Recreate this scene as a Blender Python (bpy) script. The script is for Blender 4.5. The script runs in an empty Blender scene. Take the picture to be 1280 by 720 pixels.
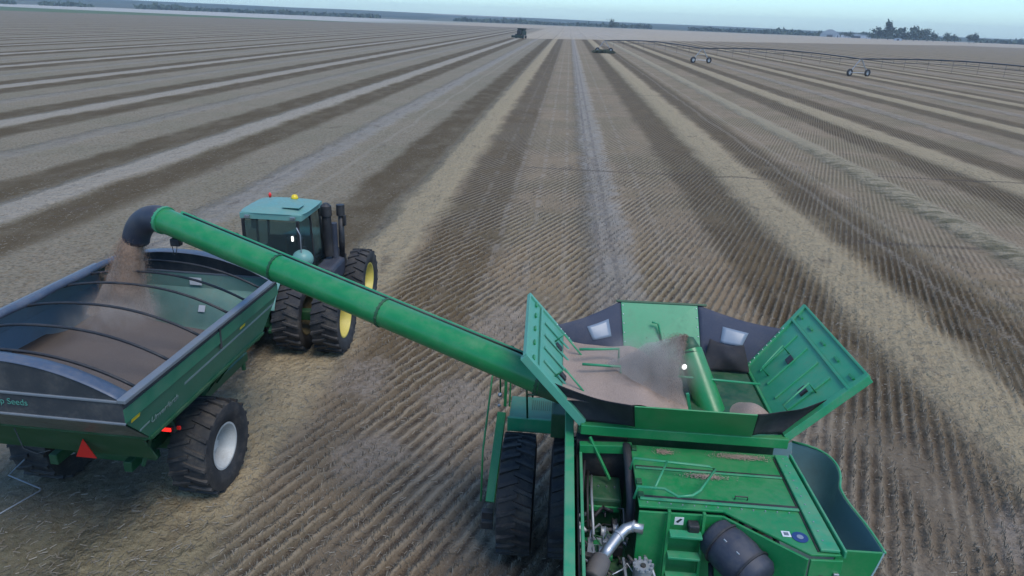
import bpy, bmesh, math, random
import numpy as np
from mathutils import Vector, Matrix
R = math.radians
random.seed(4); rng = np.random.default_rng(4)
S = bpy.context.scene
COL = S.collection
PI = math.pi

# ---------------------------------------------------------------- materials
def newmat(name):
    m = bpy.data.materials.new(name); m.use_nodes = True
    nt = m.node_tree; nt.nodes.clear()
    out = nt.nodes.new('ShaderNodeOutputMaterial'); bs = nt.nodes.new('ShaderNodeBsdfPrincipled')
    nt.links.new(bs.outputs[0], out.inputs[0])
    return m, nt, bs
class G:
    """tiny helper for node graphs"""
    def __init__(s, nt): s.nt = nt
    def val(s, inp, v):
        if isinstance(v, bpy.types.NodeSocket): s.nt.links.new(v, inp)
        elif isinstance(v, (tuple, list)): inp.default_value = tuple(v) + ((1,) if len(v) == 3 and len(inp.default_value) == 4 else ())
        else: inp.default_value = v
    def m(s, op, a, b=0.0, c=0.0, clamp=False):
        n = s.nt.nodes.new('ShaderNodeMath'); n.operation = op; n.use_clamp = clamp
        s.val(n.inputs[0], a); s.val(n.inputs[1], b); s.val(n.inputs[2], c); return n.outputs[0]
    def add(s, a, b): return s.m('ADD', a, b)
    def sub(s, a, b): return s.m('SUBTRACT', a, b)
    def mul(s, a, b): return s.m('MULTIPLY', a, b)
    def ss(s, v, a, b, lo=0.0, hi=1.0):
        n = s.nt.nodes.new('ShaderNodeMapRange'); n.interpolation_type = 'SMOOTHSTEP'
        s.val(n.inputs[0], v); 
        if a < b: n.inputs[1].default_value = a; n.inputs[2].default_value = b; n.inputs[3].default_value = lo; n.inputs[4].default_value = hi
        else: n.inputs[1].default_value = b; n.inputs[2].default_value = a; n.inputs[3].default_value = hi; n.inputs[4].default_value = lo
        return n.outputs[0]
    def noise(s, vec, scale, detail=3, rough=.55, sc=None):
        if sc:
            mp = s.nt.nodes.new('ShaderNodeMapping'); s.nt.links.new(vec, mp.inputs[0]); mp.inputs[3].default_value = sc; vec = mp.outputs[0]
        n = s.nt.nodes.new('ShaderNodeTexNoise'); s.nt.links.new(vec, n.inputs['Vector'])
        n.inputs['Scale'].default_value = scale; n.inputs['Detail'].default_value = detail; n.inputs['Roughness'].default_value = rough
        return n.outputs[0]
    def voro(s, vec, scale, feat='F1'):
        n = s.nt.nodes.new('ShaderNodeTexVoronoi'); n.feature = feat; s.nt.links.new(vec, n.inputs['Vector']); n.inputs['Scale'].default_value = scale
        return n.outputs['Distance']
    def mix(s, f, a, b, mode='MIX'):
        n = s.nt.nodes.new('ShaderNodeMix'); n.data_type = 'RGBA'; n.blend_type = mode
        s.val(n.inputs[0], f); s.val(n.inputs[6], a); s.val(n.inputs[7], b); return n.outputs[2]
    def bump(s, h, strength=.3, dist=.01):
        n = s.nt.nodes.new('ShaderNodeBump'); s.nt.links.new(h, n.inputs['Height']); n.inputs['Strength'].default_value = strength; n.inputs['Distance'].default_value = dist
        return n.outputs[0]
    def coord(s, k='Object'):
        return s.nt.nodes.new('ShaderNodeTexCoord').outputs[k]
DUST = (.23, .19, .145)
def mat(name, col, rough=.5, metal=0., dust=.25, var=.12, scale=3., bump=0., bscale=40., spec=.5, coat=0.):
    m, nt, bs = newmat(name); g = G(nt); P = g.coord()
    n1 = g.noise(P, scale, 5, .6); n2 = g.noise(P, scale * 9, 4, .6)
    c = g.mix(1.0, col, g.mix(n1, (1 - var * 2,) * 3, (1 + var,) * 3), 'MULTIPLY')
    if dust > 0:
        f = g.mul(g.ss(g.add(g.mul(n1, .65), g.mul(n2, .35)), .42, .78), dust)
        ge = nt.nodes.new('ShaderNodeNewGeometry'); sx_ = nt.nodes.new('ShaderNodeSeparateXYZ'); nt.links.new(ge.outputs['Normal'], sx_.inputs[0])
        n3 = g.noise(P, 14, 5, .7)
        f = g.m('MAXIMUM', f, g.mul(g.mul(g.ss(sx_.outputs[2], .55, .98), g.ss(g.add(g.mul(n1, .5), g.mul(n3, .5)), .36, .64)), dust * .75))
        c = g.mix(f, c, DUST)
        g.val(bs.inputs['Roughness'], g.add(g.mul(f, .9), rough))
    else: bs.inputs['Roughness'].default_value = rough
    g.val(bs.inputs['Base Color'], c)
    bs.inputs['Metallic'].default_value = metal
    bs.inputs['Specular IOR Level'].default_value = spec
    if coat: bs.inputs['Coat Weight'].default_value = coat; bs.inputs['Coat Roughness'].default_value = .15
    if bump: g.val(bs.inputs['Normal'], g.bump(g.noise(P, bscale, 4), bump, .01))
    return m
M = dict(
    mint=mat('sky_paled_green_paint', (.075, .31, .21), .42, dust=.35, var=.12),  # left flap's green, paled in the colour for the sky it reflects
    cgrey=mat('ground_reflection_grey', (.125, .135, .115), .32, dust=.5),  # grey stands for the ground mirrored in the cart's rear slope
    skysheen=mat('sky_reflection_blue_grey', (.19, .27, .33), .45, dust=.4, scale=1.5),  # sky reflection put into the colour of the cart's left inner wall
    farm=mat('far_machine_paint', (.012, .03, .02), .6, dust=.1),
    green=mat('green_paint', (.011, .225, .066), .28, dust=.28, var=.14, spec=.5),
    lgreen=mat('dusty_green_paint', (.026, .285, .125), .36, dust=.42, var=.15),
    dgreen=mat('dark_green_paint', (.007, .075, .026), .5, dust=.25),
    teal=mat('cart_green_paint', (.02, .15, .085), .38, dust=.3),
    tealroof=mat('tractor_green_paint', (.14, .32, .275), .42, dust=.4),
    rubber=mat('tyre_rubber', (.016, .018, .022), .72, dust=.38, var=.2, bump=.3, bscale=60),
    black=mat('black_plastic', (.014, .015, .018), .5, dust=.22),
    spout=mat('spout_rubber', (.026, .033, .052), .55, dust=.25),
    fabric=mat('blue_black_fabric', (.035, .045, .075), .75, dust=.25, bump=.3, bscale=30),
    bfabric=mat('black_fabric', (.018, .018, .022), .8, dust=.2, bump=.3, bscale=30),
    window=mat('clear_vinyl', (.20, .25, .31), .35, dust=.2),
    yellow=mat('yellow_rim_paint', (.62, .50, .10), .45, dust=.35),
    darkrim=mat('dark_rim_paint', (.11, .09, .035), .7, dust=.6),  # darker, browner yellow for the inner wheels of each dual pair
    white=mat('white_rim_paint', (.50, .52, .51), .4, dust=.55, var=.2),
    rail=mat('grey_rail_paint', (.20, .225, .25), .38, metal=.3, dust=.3),
    band=mat('charcoal_band_paint', (.035, .042, .05), .35, dust=.25),
    liner=mat('worn_green_liner', (.16, .30, .25), .42, dust=.5, var=.25, scale=1.5),
    tarp=mat('blue_grey_tarp', (.06, .085, .13), .42, dust=.3, bump=.4, bscale=6),
    steel=mat('bare_steel', (.42, .43, .44), .35, metal=.85, dust=.25),
    zinc=mat('galvanised_steel', (.38, .40, .42), .45, metal=.6, dust=.2),
    hose=mat('black_hose', (.02, .021, .026), .6, dust=.15),
    boot=mat('grey_rubber_boot', (.09, .085, .085), .7, dust=.3),
    grit=mat('perforated_plate', (.045, .22, .13), .5, dust=.4),
    sticker=mat('white_decal', (.7, .7, .7), .4, dust=.1),
    bdecal=mat('blue_decal', (.01, .04, .16), .4, dust=.1),
    shield=mat('moulded_shield', (.28, .45, .45), .5, dust=.4, var=.2, scale=1.2),
    amber=mat('amber_lens', (.8, .55, .02), .25, dust=.05),
    redp=mat('red_reflective', (.75, .02, .015), .3, dust=.03, var=.05),
    letter=mat('green_lettering', (.07, .24, .19), .5, dust=.05),
    sletter=mat('silver_stripe', (.20, .29, .27), .4, dust=.2),
    dletter=mat('dark_lettering', (.02, .03, .035), .5, dust=.05),
    bldg=mat('pale_shed_wall', (.5, .53, .56), .6, dust=.1),
    broof=mat('grey_shed_roof', (.32, .36, .38), .5, dust=.1),
    trunk=mat('bark', (.07, .055, .045), .9, dust=0),
)
def lampmat(name, col, strength):
    m, nt, bs = newmat(name); bs.inputs['Base Color'].default_value = (*col, 1)
    bs.inputs['Emission Color'].default_value = (*col, 1); bs.inputs['Emission Strength'].default_value = strength; return m
M['redlamp'] = lampmat('lit_red_lamp', (1, .02, .015), 1.1)
M['worklamp'] = lampmat('lit_work_lamp', (1, .97, .9), .75)
def glassmat():
    m, nt, bs = newmat('tinted_glass'); bs.inputs['Base Color'].default_value = (.38, .50, .50, 1)
    bs.inputs['Roughness'].default_value = .05; bs.inputs['Transmission Weight'].default_value = .95; bs.inputs['IOR'].default_value = 1.3
    return m
M['glass'] = glassmat()
def grainmat(name, col, fine=120):
    m, nt, bs = newmat(name); g = G(nt); P = g.coord()
    v = g.voro(P, fine); n = g.noise(P, 4, 5)
    c = g.mix(n, [x * .8 for x in col], [x * 1.18 for x in col])
    c = g.mix(g.ss(v, .1, .6), c, [x * .6 for x in col])
    g.val(bs.inputs['Base Color'], c); bs.inputs['Roughness'].default_value = .85
    g.val(bs.inputs['Normal'], g.bump(g.add(v, g.mul(n, 2)), .6, .01))
    return m
M['grain'] = grainmat('wheat_grain', (.50, .37, .29))
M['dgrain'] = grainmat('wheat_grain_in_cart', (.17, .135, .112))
M['cgrain'] = grainmat('falling_wheat', (.42, .275, .19), 60)
def foliage(name, a, b):
    m, nt, bs = newmat(name); g = G(nt); P = g.coord()
    g.val(bs.inputs['Base Color'], g.mix(g.noise(P, .25, 5, .7), a, b)); bs.inputs['Roughness'].default_value = .9
    return m
M['leaf'] = foliage('tree_leaves', (.03, .05, .035), (.07, .10, .05))
M['crop'] = foliage('green_crop', (.05, .065, .04), (.10, .105, .065))

# ---------------------------------------------------------------- mesh builder
class MB:
    def __init__(s): s.v = []; s.f = []
    def add(s, vs, fs):
        o = len(s.v); s.v += [tuple(v) for v in vs]; s.f += [tuple(i + o for i in f) for f in fs]; return s
    def box(s, a, b, rz=0., rx=0., ry=0.):
        """box between corners a and b, optionally turned about its centre"""
        c = [(a[i] + b[i]) / 2 for i in range(3)]; h = [abs(b[i] - a[i]) / 2 for i in range(3)]
        Rm = Matrix.Rotation(rz, 3, 'Z') @ Matrix.Rotation(ry, 3, 'Y') @ Matrix.Rotation(rx, 3, 'X')
        vs = [Vector(c) + Rm @ Vector((x * h[0], y * h[1], z * h[2])) for x in (-1, 1) for y in (-1, 1) for z in (-1, 1)]
        return s.add(vs, [(0, 1, 3, 2), (4, 6, 7, 5), (0, 4, 5, 1), (2, 3, 7, 6), (0, 2, 6, 4), (1, 5, 7, 3)])
    def bar(s, p, q, w, h=None, up=(0, 0, 1)):
        h = h or w; p = Vector(p); q = Vector(q); d = (q - p).normalized(); u = Vector(up)
        if abs(d.dot(u)) > .98: u = Vector((0, 1, 0))
        sx = d.cross(u).normalized(); sz = sx.cross(d)
        vs = [e + sx * (i * w / 2) + sz * (j * h / 2) for e in (p, q) for i, j in ((-1, -1), (1, -1), (1, 1), (-1, 1))]
        return s.add(vs, [(3, 2, 1, 0), (4, 5, 6, 7), (0, 1, 5, 4), (1, 2, 6, 5), (2, 3, 7, 6), (3, 0, 4, 7)])
    def tube(s, pts, r, n=10, cap=True):
        pts = [Vector(p) for p in pts]; rs = r if isinstance(r, (list, tuple)) else [r] * len(pts)
        rings = []; pu = None
        for i, p in enumerate(pts):
            d = (pts[min(i + 1, len(pts) - 1)] - pts[max(i - 1, 0)]).normalized()
            if pu is None: pu = Vector((0, 0, 1)) if abs(d.z) < .95 else Vector((0, 1, 0))
            sx = d.cross(pu).normalized(); pu = sx.cross(d).normalized()
            rings.append([p + (sx * math.cos(2 * PI * k / n) + pu * math.sin(2 * PI * k / n)) * rs[i] for k in range(n)])
        vs = [v for rg in rings for v in rg]; fs = []
        for i in range(len(pts) - 1):
            for k in range(n): fs.append((i * n + k, i * n + (k + 1) % n, (i + 1) * n + (k + 1) % n, (i + 1) * n + k))
        if cap: fs += [tuple(range(n))[::-1], tuple((len(pts) - 1) * n + k for k in range(n))]
        return s.add(vs, fs)
    def lathex(s, c, prof, n=48, closed=False):
        """spin (offset along x, radius) pairs round an x-parallel axle through c"""
        vs = []; m = len(prof)
        for k in range(n):
            a = 2 * PI * k / n
            for (x, r) in prof: vs.append((c[0] + x, c[1] + r * math.cos(a), c[2] + r * math.sin(a)))
        fs = []
        for k in range(n):
            for j in range(m if closed else m - 1):
                fs.append((k * m + j, k * m + (j + 1) % m, ((k + 1) % n) * m + (j + 1) % m, ((k + 1) % n) * m + j))
        return s.add(vs, fs)
    def slab(s, pts, t, off=(0, 0, 0)):
        """flat polygon with thickness t along its normal"""
        pts = [Vector(p) for p in pts]; nrm = Vector((0, 0, 0))
        for i in range(len(pts)): nrm += pts[i].cross(pts[(i + 1) % len(pts)])
        nrm.normalize(); n = len(pts)
        vs = pts + [p + nrm * t for p in pts]
        fs = [tuple(range(n))[::-1], tuple(range(n, 2 * n))] + [(i, (i + 1) % n, n + (i + 1) % n, n + i) for i in range(n)]
        return s.add(vs, fs)
    def grid(s, fn, nu, nv, t=0.):
        """sheet through fn(u, v), u and v in 0..1; t gives it thickness"""
        P = [[Vector(fn(i / nu, j / nv)) for j in range(nv + 1)] for i in range(nu + 1)]
        W = nv + 1; vs = [p for r in P for p in r]
        fs = [(i * W + j, (i + 1) * W + j, (i + 1) * W + j + 1, i * W + j + 1) for i in range(nu) for j in range(nv)]
        if t:
            nr = (P[nu][0] - P[0][0]).cross(P[0][nv] - P[0][0]).normalized() * t
            o = len(vs); vs += [v + nr for v in vs]; fs += [tuple(k + o for k in f[::-1]) for f in fs]
            edge = [i * W for i in range(nu + 1)] + [nu * W + j for j in range(1, nv + 1)] + [i * W + nv for i in range(nu - 1, -1, -1)] + [j for j in range(nv - 1, 0, -1)]
            fs += [(edge[k], edge[(k + 1) % len(edge)], edge[(k + 1) % len(edge)] + o, edge[k] + o) for k in range(len(edge))]
        return s.add(vs, fs)
    def ball(s, c, r, n=10, sq=(1, 1, 1)):
        vs = []; fs = []
        for i in range(n + 1):
            for k in range(2 * n):
                a = PI * i / n; b = PI * k / n
                vs.append((c[0] + r * sq[0] * math.sin(a) * math.cos(b), c[1] + r * sq[1] * math.sin(a) * math.sin(b), c[2] + r * sq[2] * math.cos(a)))
        W = 2 * n
        for i in range(n):
            for k in range(W): fs.append((i * W + k, (i + 1) * W + k, (i + 1) * W + (k + 1) % W, i * W + (k + 1) % W))
        return s.add(vs, fs)
AUTH = {}     # root name -> matrix from authored coordinates to the root's own
def tag(o, label=None, cat=None, group=None, kind=None):
    for k, v in (('label', label), ('category', cat), ('group', group), ('kind', kind)):
        if v: o[k] = v
    return o
def root(name, loc, rz=0., world=True, **kw):
    o = bpy.data.objects.new(name, None); COL.objects.link(o); o.empty_display_size = .5
    o.location = loc; o.rotation_euler.z = rz
    AUTH[o.name] = Matrix.Translation(-Vector(loc)) if world else Matrix.Identity(4)
    return tag(o, **kw)
def obj(name, mb, m, parent=None, origin=None, smooth=False, bevel=0., auto=None):
    A = AUTH[parent.name] if parent else Matrix.Identity(4)
    off = (A @ Vector(origin)) if origin else Vector((0, 0, 0))
    me = bpy.data.meshes.new(name)
    me.from_pydata([tuple((A @ Vector(v)) - off) for v in mb.v], [], mb.f); me.validate()
    bm = bmesh.new(); bm.from_mesh(me)
    bmesh.ops.remove_doubles(bm, verts=bm.verts, dist=1e-5); bmesh.ops.recalc_face_normals(bm, faces=bm.faces); bm.to_mesh(me); bm.free()
    me.materials.append(M[m] if isinstance(m, str) else m)
    o = bpy.data.objects.new(name, me); COL.objects.link(o)
    if parent: o.parent = parent
    o.location = off
    AUTH[o.name] = Matrix.Translation(-off) @ A
    if smooth or auto:
        me.polygons.foreach_set('use_smooth', [True] * len(me.polygons))
        if auto or smooth == 'auto':
            me.set_sharp_from_angle(angle=R(auto or 40))
    if bevel:
        b = o.modifiers.new('bevel', 'BEVEL'); b.width = bevel; b.segments = 2; b.limit_method = 'ANGLE'; b.angle_limit = R(40)
    return o
def copy_tree(o, parent=None):
    c = o.copy(); COL.objects.link(c)
    if parent: c.parent = parent
    for ch in [x for x in bpy.data.objects if x.parent == o]: copy_tree(ch, c)
    return c
def lettering(text, size, mtx, m, parent, name='lettering'):
    cu = bpy.data.curves.new(name, 'FONT'); cu.body = text; cu.size = size; cu.extrude = .002
    t = bpy.data.objects.new('tmp', cu); COL.objects.link(t); bpy.context.view_layer.update()
    me = bpy.data.meshes.new_from_object(t.evaluated_get(bpy.context.evaluated_depsgraph_get())); bpy.data.objects.remove(t)
    me.transform(AUTH[parent.name] @ mtx); me.materials.clear(); me.materials.append(M[m])
    o = bpy.data.objects.new(name, me); COL.objects.link(o); o.parent = parent; return o
def frame(o, x, z):          # matrix with text x axis along x, text up along z
    x = Vector(x).normalized(); z = Vector(z).normalized(); n = x.cross(z).normalized(); z = n.cross(x)
    return Matrix(((x.x, z.x, n.x, o[0]), (x.y, z.y, n.y, o[1]), (x.z, z.z, n.z, o[2]), (0, 0, 0, 1)))

# ---------------------------------------------------------------- wheel
def wheel(parent, c, r, w, rimr, rimmat, nl=22, lug=.045, side=1, dish=.08):
    """hub > tyre, rim; side = +1 when the outer face looks to +x"""
    h = w / 2
    hub = MB().lathex(c, [(side * -.10, 0.001), (side * -.10, .16), (side * .05, .16), (side * .09, .11), (side * .09, .001)], 24)
    for k in range(8):
        a = 2 * PI * k / 8
        hub.tube([(c[0] + side * .04, c[1] + .13 * math.cos(a), c[2] + .13 * math.sin(a)), (c[0] + side * .085, c[1] + .13 * math.cos(a), c[2] + .13 * math.sin(a))], .016, 6)
    W = obj('wheel', hub, rimmat, parent, c, auto=35)
    rb = r - lug
    ty = MB().lathex(c, [(-h * .72, rimr), (-h * .92, rimr + (r - rimr) * .25), (-h * 1.0, rimr + (r - rimr) * .55), (-h * .93, rb - .035), (-h * .6, rb - .008), (0, rb),
                         (h * .6, rb - .008), (h * .93, rb - .035), (h * 1.0, rimr + (r - rimr) * .55), (h * .92, rimr + (r - rimr) * .25), (h * .72, rimr)], 64)
    dth = 2 * PI / nl
    for k in range(nl):
        for sd in (-1, 1):
            a0 = dth * (k + (.5 if sd > 0 else 0))
            # bent lug, from just past the centre line out over the shoulder
            ctr = [(-.06 * w * sd, 0., r), (.28 * w * sd, .30 * dth, r), (.46 * w * sd, .46 * dth, r - .012), (.505 * w * sd, .48 * dth, rimr + (r - rimr) * .62)]
            ring = []
            for j, (x, da, rr) in enumerate(ctr):
                wa = (.030 if j < 3 else .024) / r; base = (rb - .03) if j < 3 else rr
                inn = -sd * .03 if j == 3 else 0
                for (aa, ra) in ((-wa * 1.5, base), (-wa, rr), (wa, rr), (wa * 1.5, base)):
                    A = a0 + da + aa
                    xx = x + (inn if ra == base and j == 3 else 0)
                    ring.append((c[0] + xx, c[1] + ra * math.cos(A), c[2] + ra * math.sin(A)))
            fs = [(0, 1, 2, 3), (12, 15, 14, 13)]
            for j in range(3):
                for q in range(3): fs.append((j * 4 + q, (j + 1) * 4 + q, (j + 1) * 4 + q + 1, j * 4 + q + 1))
            ty.add(ring, fs)
    obj('tyre', ty, 'rubber', W, c, auto=35)
    s = side
    rim = MB().lathex(c, [(s * h * .80, rimr + .025), (s * h * .80, rimr - .01), (s * h * .62, rimr - .03), (s * h * .45, rimr - .07), (s * dish * .5, rimr - .09), (s * dish * .3, rimr * .55), (s * .03, .2), (s * .03, .1)], 48)
    rim.lathex(c, [(-s * h * .80, rimr + .025), (-s * h * .78, rimr - .03), (-s * h * .4, rimr - .07), (s * dish * .3, rimr - .09)], 48)
    obj('rim', rim, rimmat, W, c, auto=35)
    return W

# ================================================================= CAMERA
cam = bpy.data.cameras.new('camera'); co = bpy.data.objects.new('camera', cam); COL.objects.link(co); S.camera = co
FPX = 900.; H = 8.5
def ray(px, py): return Vector(((px - 640) / FPX, -(py - 360) / FPX, -1))
vx, h0, h1 = 712, -2, 49
Yc = ray(vx, h0 + (h1 - h0) * vx / 1280).normalized()
Uc = ray(1280, h1).cross(ray(0, h0)).normalized()
if Uc.y < 0: Uc = -Uc
Xc = Yc.cross(Uc)
co.matrix_world = Matrix.Translation((0, 0, H)) @ Matrix((Xc, Yc, Uc)).to_4x4()
cam.sensor_width = 36; cam.lens = 36 * FPX / 1280; cam.clip_end = 12000; cam.clip_start = .1
S.render.resolution_x = 1024; S.render.resolution_y = 576

# ================================================================= LIGHT, SKY
SUN_EL, SUN_ROT = R(60), R(140)
w = bpy.data.worlds.new('World'); S.world = w; w.use_nodes = True; nt = w.node_tree; nt.nodes.clear()
sky = nt.nodes.new('ShaderNodeTexSky'); sky.sky_type = 'NISHITA'; sky.sun_disc = False
sky.sun_elevation = SUN_EL; sky.sun_rotation = SUN_ROT; sky.air_density = 1.0; sky.dust_density = .6; sky.ozone_density = 2.5
bg = nt.nodes.new('ShaderNodeBackground'); bg.inputs[1].default_value = .115
wo = nt.nodes.new('ShaderNodeOutputWorld')
tint = nt.nodes.new('ShaderNodeMix'); tint.data_type = 'RGBA'; tint.blend_type = 'MULTIPLY'; tint.inputs[0].default_value = 1; nt.links.new(sky.outputs[0], tint.inputs[6]); tint.inputs[7].default_value = (.70, .97, 1.17, 1); nt.links.new(tint.outputs[2], bg.inputs[0]); nt.links.new(bg.outputs[0], wo.inputs[0])
sl = bpy.data.lights.new('sun', 'SUN'); sl.energy = 1.4; sl.angle = R(28); sl.color = (1, .91, .80)
so = bpy.data.objects.new('sun', sl); COL.objects.link(so)
sd = Vector((math.sin(SUN_ROT) * math.cos(SUN_EL), math.cos(SUN_ROT) * math.cos(SUN_EL), math.sin(SUN_EL)))
so.rotation_euler = sd.to_track_quat('Z', 'Y').to_euler(); so.location = (0, 0, 60)
S.view_settings.view_transform = 'Standard'; S.view_settings.look = 'None'; S.view_settings.gamma = 1; S.view_settings.exposure = .88

# ================================================================= GROUND
SW0, SWP = -6.4, 17.1          # first straw swath and the distance between swaths
KX2 = .005
SMEAR = ((-2.2, 15.0, 1.1), (-3.6, 12.4, .9), (-1.4, 19.6, 1.3), (-4.6, 15.8, 1.0), (5.2, 13.4, .8), (7.6, 18.5, 1.2), (-.8, 12.9, .6), (9.0, 11.2, 1.0))
def fieldmat():
    m, nt, bs = newmat('stubble_field'); g = G(nt); P = g.coord()
    sp = nt.nodes.new('ShaderNodeSeparateXYZ'); nt.links.new(P, sp.inputs[0]); x, y = sp.outputs[0], sp.outputs[1]
    nl = g.noise(P, .12, 4, .6); nm = g.noise(P, .9, 4, .6); nf = g.noise(P, 7, 5, .65); nff = g.noise(P, 30, 4, .7)
    nsw = g.noise(P, .55, 5, .65, sc=(1, .45, 1))
    wob = g.add(g.mul(g.sub(nsw, .5), 1.5), g.mul(g.sub(nf, .5), .6))
    xw = g.add(x, wob)
    f = g.sub(g.m('FRACT', g.add(g.mul(g.sub(xw, SW0), 1 / SWP), .5)), .5)
    d = g.mul(g.m('ABSOLUTE', f), SWP)
    far_y = g.ss(y, 11, 20)
    wR = g.ss(x, 6, 8); L = g.add(g.mul(g.ss(d, 1.35, .65), g.sub(1., wR)), g.mul(g.ss(d, 2.0, .6), wR)); D = g.mul(g.mul(g.ss(d, .9, 1.7), g.ss(d, 4.6, 3.6)), g.add(.30, g.mul(far_y, .70)))
    T = g.ss(g.add(d, g.mul(g.sub(nm, .5), .8)), 7.25, 8.15)
    base = g.mix(nm, (.180, .128, .078), (.305, .230, .145))
    pale = g.ss(g.noise(P, 1.6, 5, .7, sc=(1, .6, 1)), .56, .70)
    base = g.mix(g.mul(pale, .45), base, (.37, .315, .235))
    base = g.mix(g.mul(g.ss(nl, .40, .62), .5), base, (.160, .132, .068))
    base = g.mix(g.ss(y, 22, 13, 0, .65), base, g.mix(nm, (.150, .118, .086), (.25, .205, .158)))
    # leafy trash over the left field
    leftf = g.ss(x, -4.5, -8.5)
    clod = g.ss(g.voro(P, 5.5), .15, .55)
    base = g.mix(g.mul(leftf, g.mul(g.ss(nf, .42, .62), .75)), base, (.085, .075, .05))
    base = g.mix(g.mul(leftf, g.mul(clod, .35)), base, (.30, .27, .20))
    c = g.mix(g.mul(D, g.ss(nsw, .25, .60, .55, .95)), base, g.mix(nf, (.060, .040, .019), (.122, .085, .042)))
    c = g.mix(g.mul(g.mul(T, g.ss(nm, .25, .6, .45, .85)), g.add(g.add(.45, g.ss(g.m('ABSOLUTE', g.add(x, 15)), 5, 2.5, 0, .40)), g.mul(g.ss(g.m('ABSOLUTE', g.sub(x, 2)), 12, 4), .5))), c, g.mix(nf, (.22, .19, .155), (.37, .335, .285)))
    gold = g.ss(x, -14, -9)
    c = g.mix(g.mul(L, .93), c, g.mix(gold, g.mix(nf, (.27, .225, .165), (.42, .36, .28)), g.mix(nf, (.27, .205, .120), (.42, .335, .205))))
    olive = g.mul(g.ss(g.add(x, g.mul(g.sub(nm, .5), 3)), -3.2, -5.5), g.ss(g.add(y, g.mul(g.sub(nl, .5), 5)), 11.5, 8.5))
    c = g.mix(g.mul(olive, .55), c, g.mix(nf, (.07, .068, .035), (.16, .15, .09)))
    # drilled rows
    u = g.add(g.add(g.mul(x, .89), g.mul(g.mul(x, x), KX2)), g.mul(y, -.3665))
    u = g.add(u, g.mul(g.sub(nm, .5), .05))
    s = g.m('SINE', g.mul(u, 2 * PI / .26))
    furrow = g.ss(g.add(s, g.mul(g.sub(nff, .5), 2.2)), -.1, -1.0)
    rowamp = g.mul(g.mul(g.ss(g.add(x, g.add(g.mul(g.sub(nl, .5), 6), g.mul(g.sub(nsw, .5), 5))), -7.0, -3.8), g.sub(1., g.mul(L, .85))), g.mul(g.ss(g.add(nsw, g.mul(g.sub(nl, .5), .6)), .38, .52, .12, 1.0), g.sub(1., g.mul(T, .8))))
    smear = None
    for sx_, sy_, sr_ in SMEAR:
        dd_ = g.m('SQRT', g.add(g.m('POWER', g.sub(x, sx_), 2.), g.m('POWER', g.mul(g.sub(y, sy_), .7), 2.)))
        e_ = g.ss(g.sub(dd_, g.mul(g.sub(nm, .5), 1.6)), sr_, sr_ * .4); smear = e_ if smear is None else g.m('MAXIMUM', smear, e_)
    rowamp = g.mul(rowamp, g.sub(1., g.mul(smear, .85))); c = g.mix(g.mul(smear, g.ss(nf, .35, .65, .15, .6)), c, (.33, .275, .225))
    rowamp = g.mul(g.mul(rowamp, g.ss(y, 220, 60, .25, 1.0)), g.ss(x, 9, 3, .55, 1.0))
    rbrk = g.ss(g.noise(P, 2.3, 4, .7), .36, .56, .22, 1.0)
    c = g.mix(g.mul(g.mul(g.mul(furrow, rowamp), rbrk), .86), c, (.062, .044, .032))
    soil = g.ss(g.noise(P, .7, 5, .7, sc=(1, .5, 1)), .58, .70)
    c = g.mix(g.mul(soil, .55), c, (.11, .082, .058))
    for yc_, xa_, xb_ in ((44., -3., 13.), (47., 19., 33.), (95., -6., 14.), (31., 12., 30.)):
        cm_ = g.mul(g.ss(g.m('ABSOLUTE', g.add(g.sub(y, yc_), g.mul(g.sub(nf, .5), .9))), .30, .12), g.mul(g.ss(x, xa_, xa_ + 1.5), g.ss(x, xb_, xb_ - 1.5)))
        c = g.mix(g.mul(cm_, g.ss(nff, .35, .6, .2, .75)), c, (.07, .052, .04))
    trk = g.mul(g.ss(g.m('SINE', g.mul(g.add(x, g.mul(g.sub(nsw, .5), .35)), 2 * PI / 1.35)), .72, .97), g.mul(g.ss(x, -4.5, -3.0), g.ss(x, 5.2, 4.2)))
    c = g.mix(g.mul(g.mul(trk, g.mul(g.ss(y, 14, 26), g.ss(nm, .40, .60))), .30), c, (.34, .295, .24))
    ridge = g.ss(s, .2, 1.0)
    c = g.mix(g.mul(g.mul(ridge, rowamp), .55), c, (.37, .30, .21))
    # straw flecks
    fl = g.ss(g.noise(P, 26, 3, .7, sc=(1, .35, 1)), .60, .74)
    c = g.mix(g.mul(fl, .5), c, (.42, .37, .29))
    dk = g.ss(nff, .40, .28)
    c = g.mix(g.mul(dk, .55), c, (.05, .042, .034))
    # wheel track lines in the tramline
    tl = g.ss(g.m('ABSOLUTE', g.add(g.sub(g.m('ABSOLUTE', g.sub(d, SWP / 2)), 0.0), g.mul(g.sub(nf, .5), .35))), .18, .05)
    c = g.mix(g.mul(tl, g.ss(nsw, .45, .65, 0, .4)), c, (.09, .075, .07))
    wr = g.ss(g.m('ABSOLUTE', g.sub(g.add(x, g.mul(g.sub(nsw, .5), 1.2)), 19.2)), 1.3, .5)
    c = g.mix(g.mul(wr, .92), c, g.mix(nf, (.24, .195, .12), (.37, .305, .20)))
    for xl_, st_ in ((13.9, .3), (15.6, .22), (-12.6, .25)):
        ll_ = g.ss(g.m('ABSOLUTE', g.add(g.sub(x, xl_), g.mul(g.sub(nl, .5), 1.2))), .26, .05)
        c = g.mix(g.mul(g.mul(ll_, g.ss(nf, .38, .6)), st_), c, (.42, .37, .30))
    tuft = g.mul(g.mul(g.ss(g.m('ABSOLUTE', g.sub(g.add(x, g.mul(g.sub(nsw, .5), 1.5)), 18.9)), 1.5, .4), g.ss(g.noise(P, 1.1, 3, .6, sc=(.6, 1.6, 1)), .42, .62)), g.ss(y, 70, 40))
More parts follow.
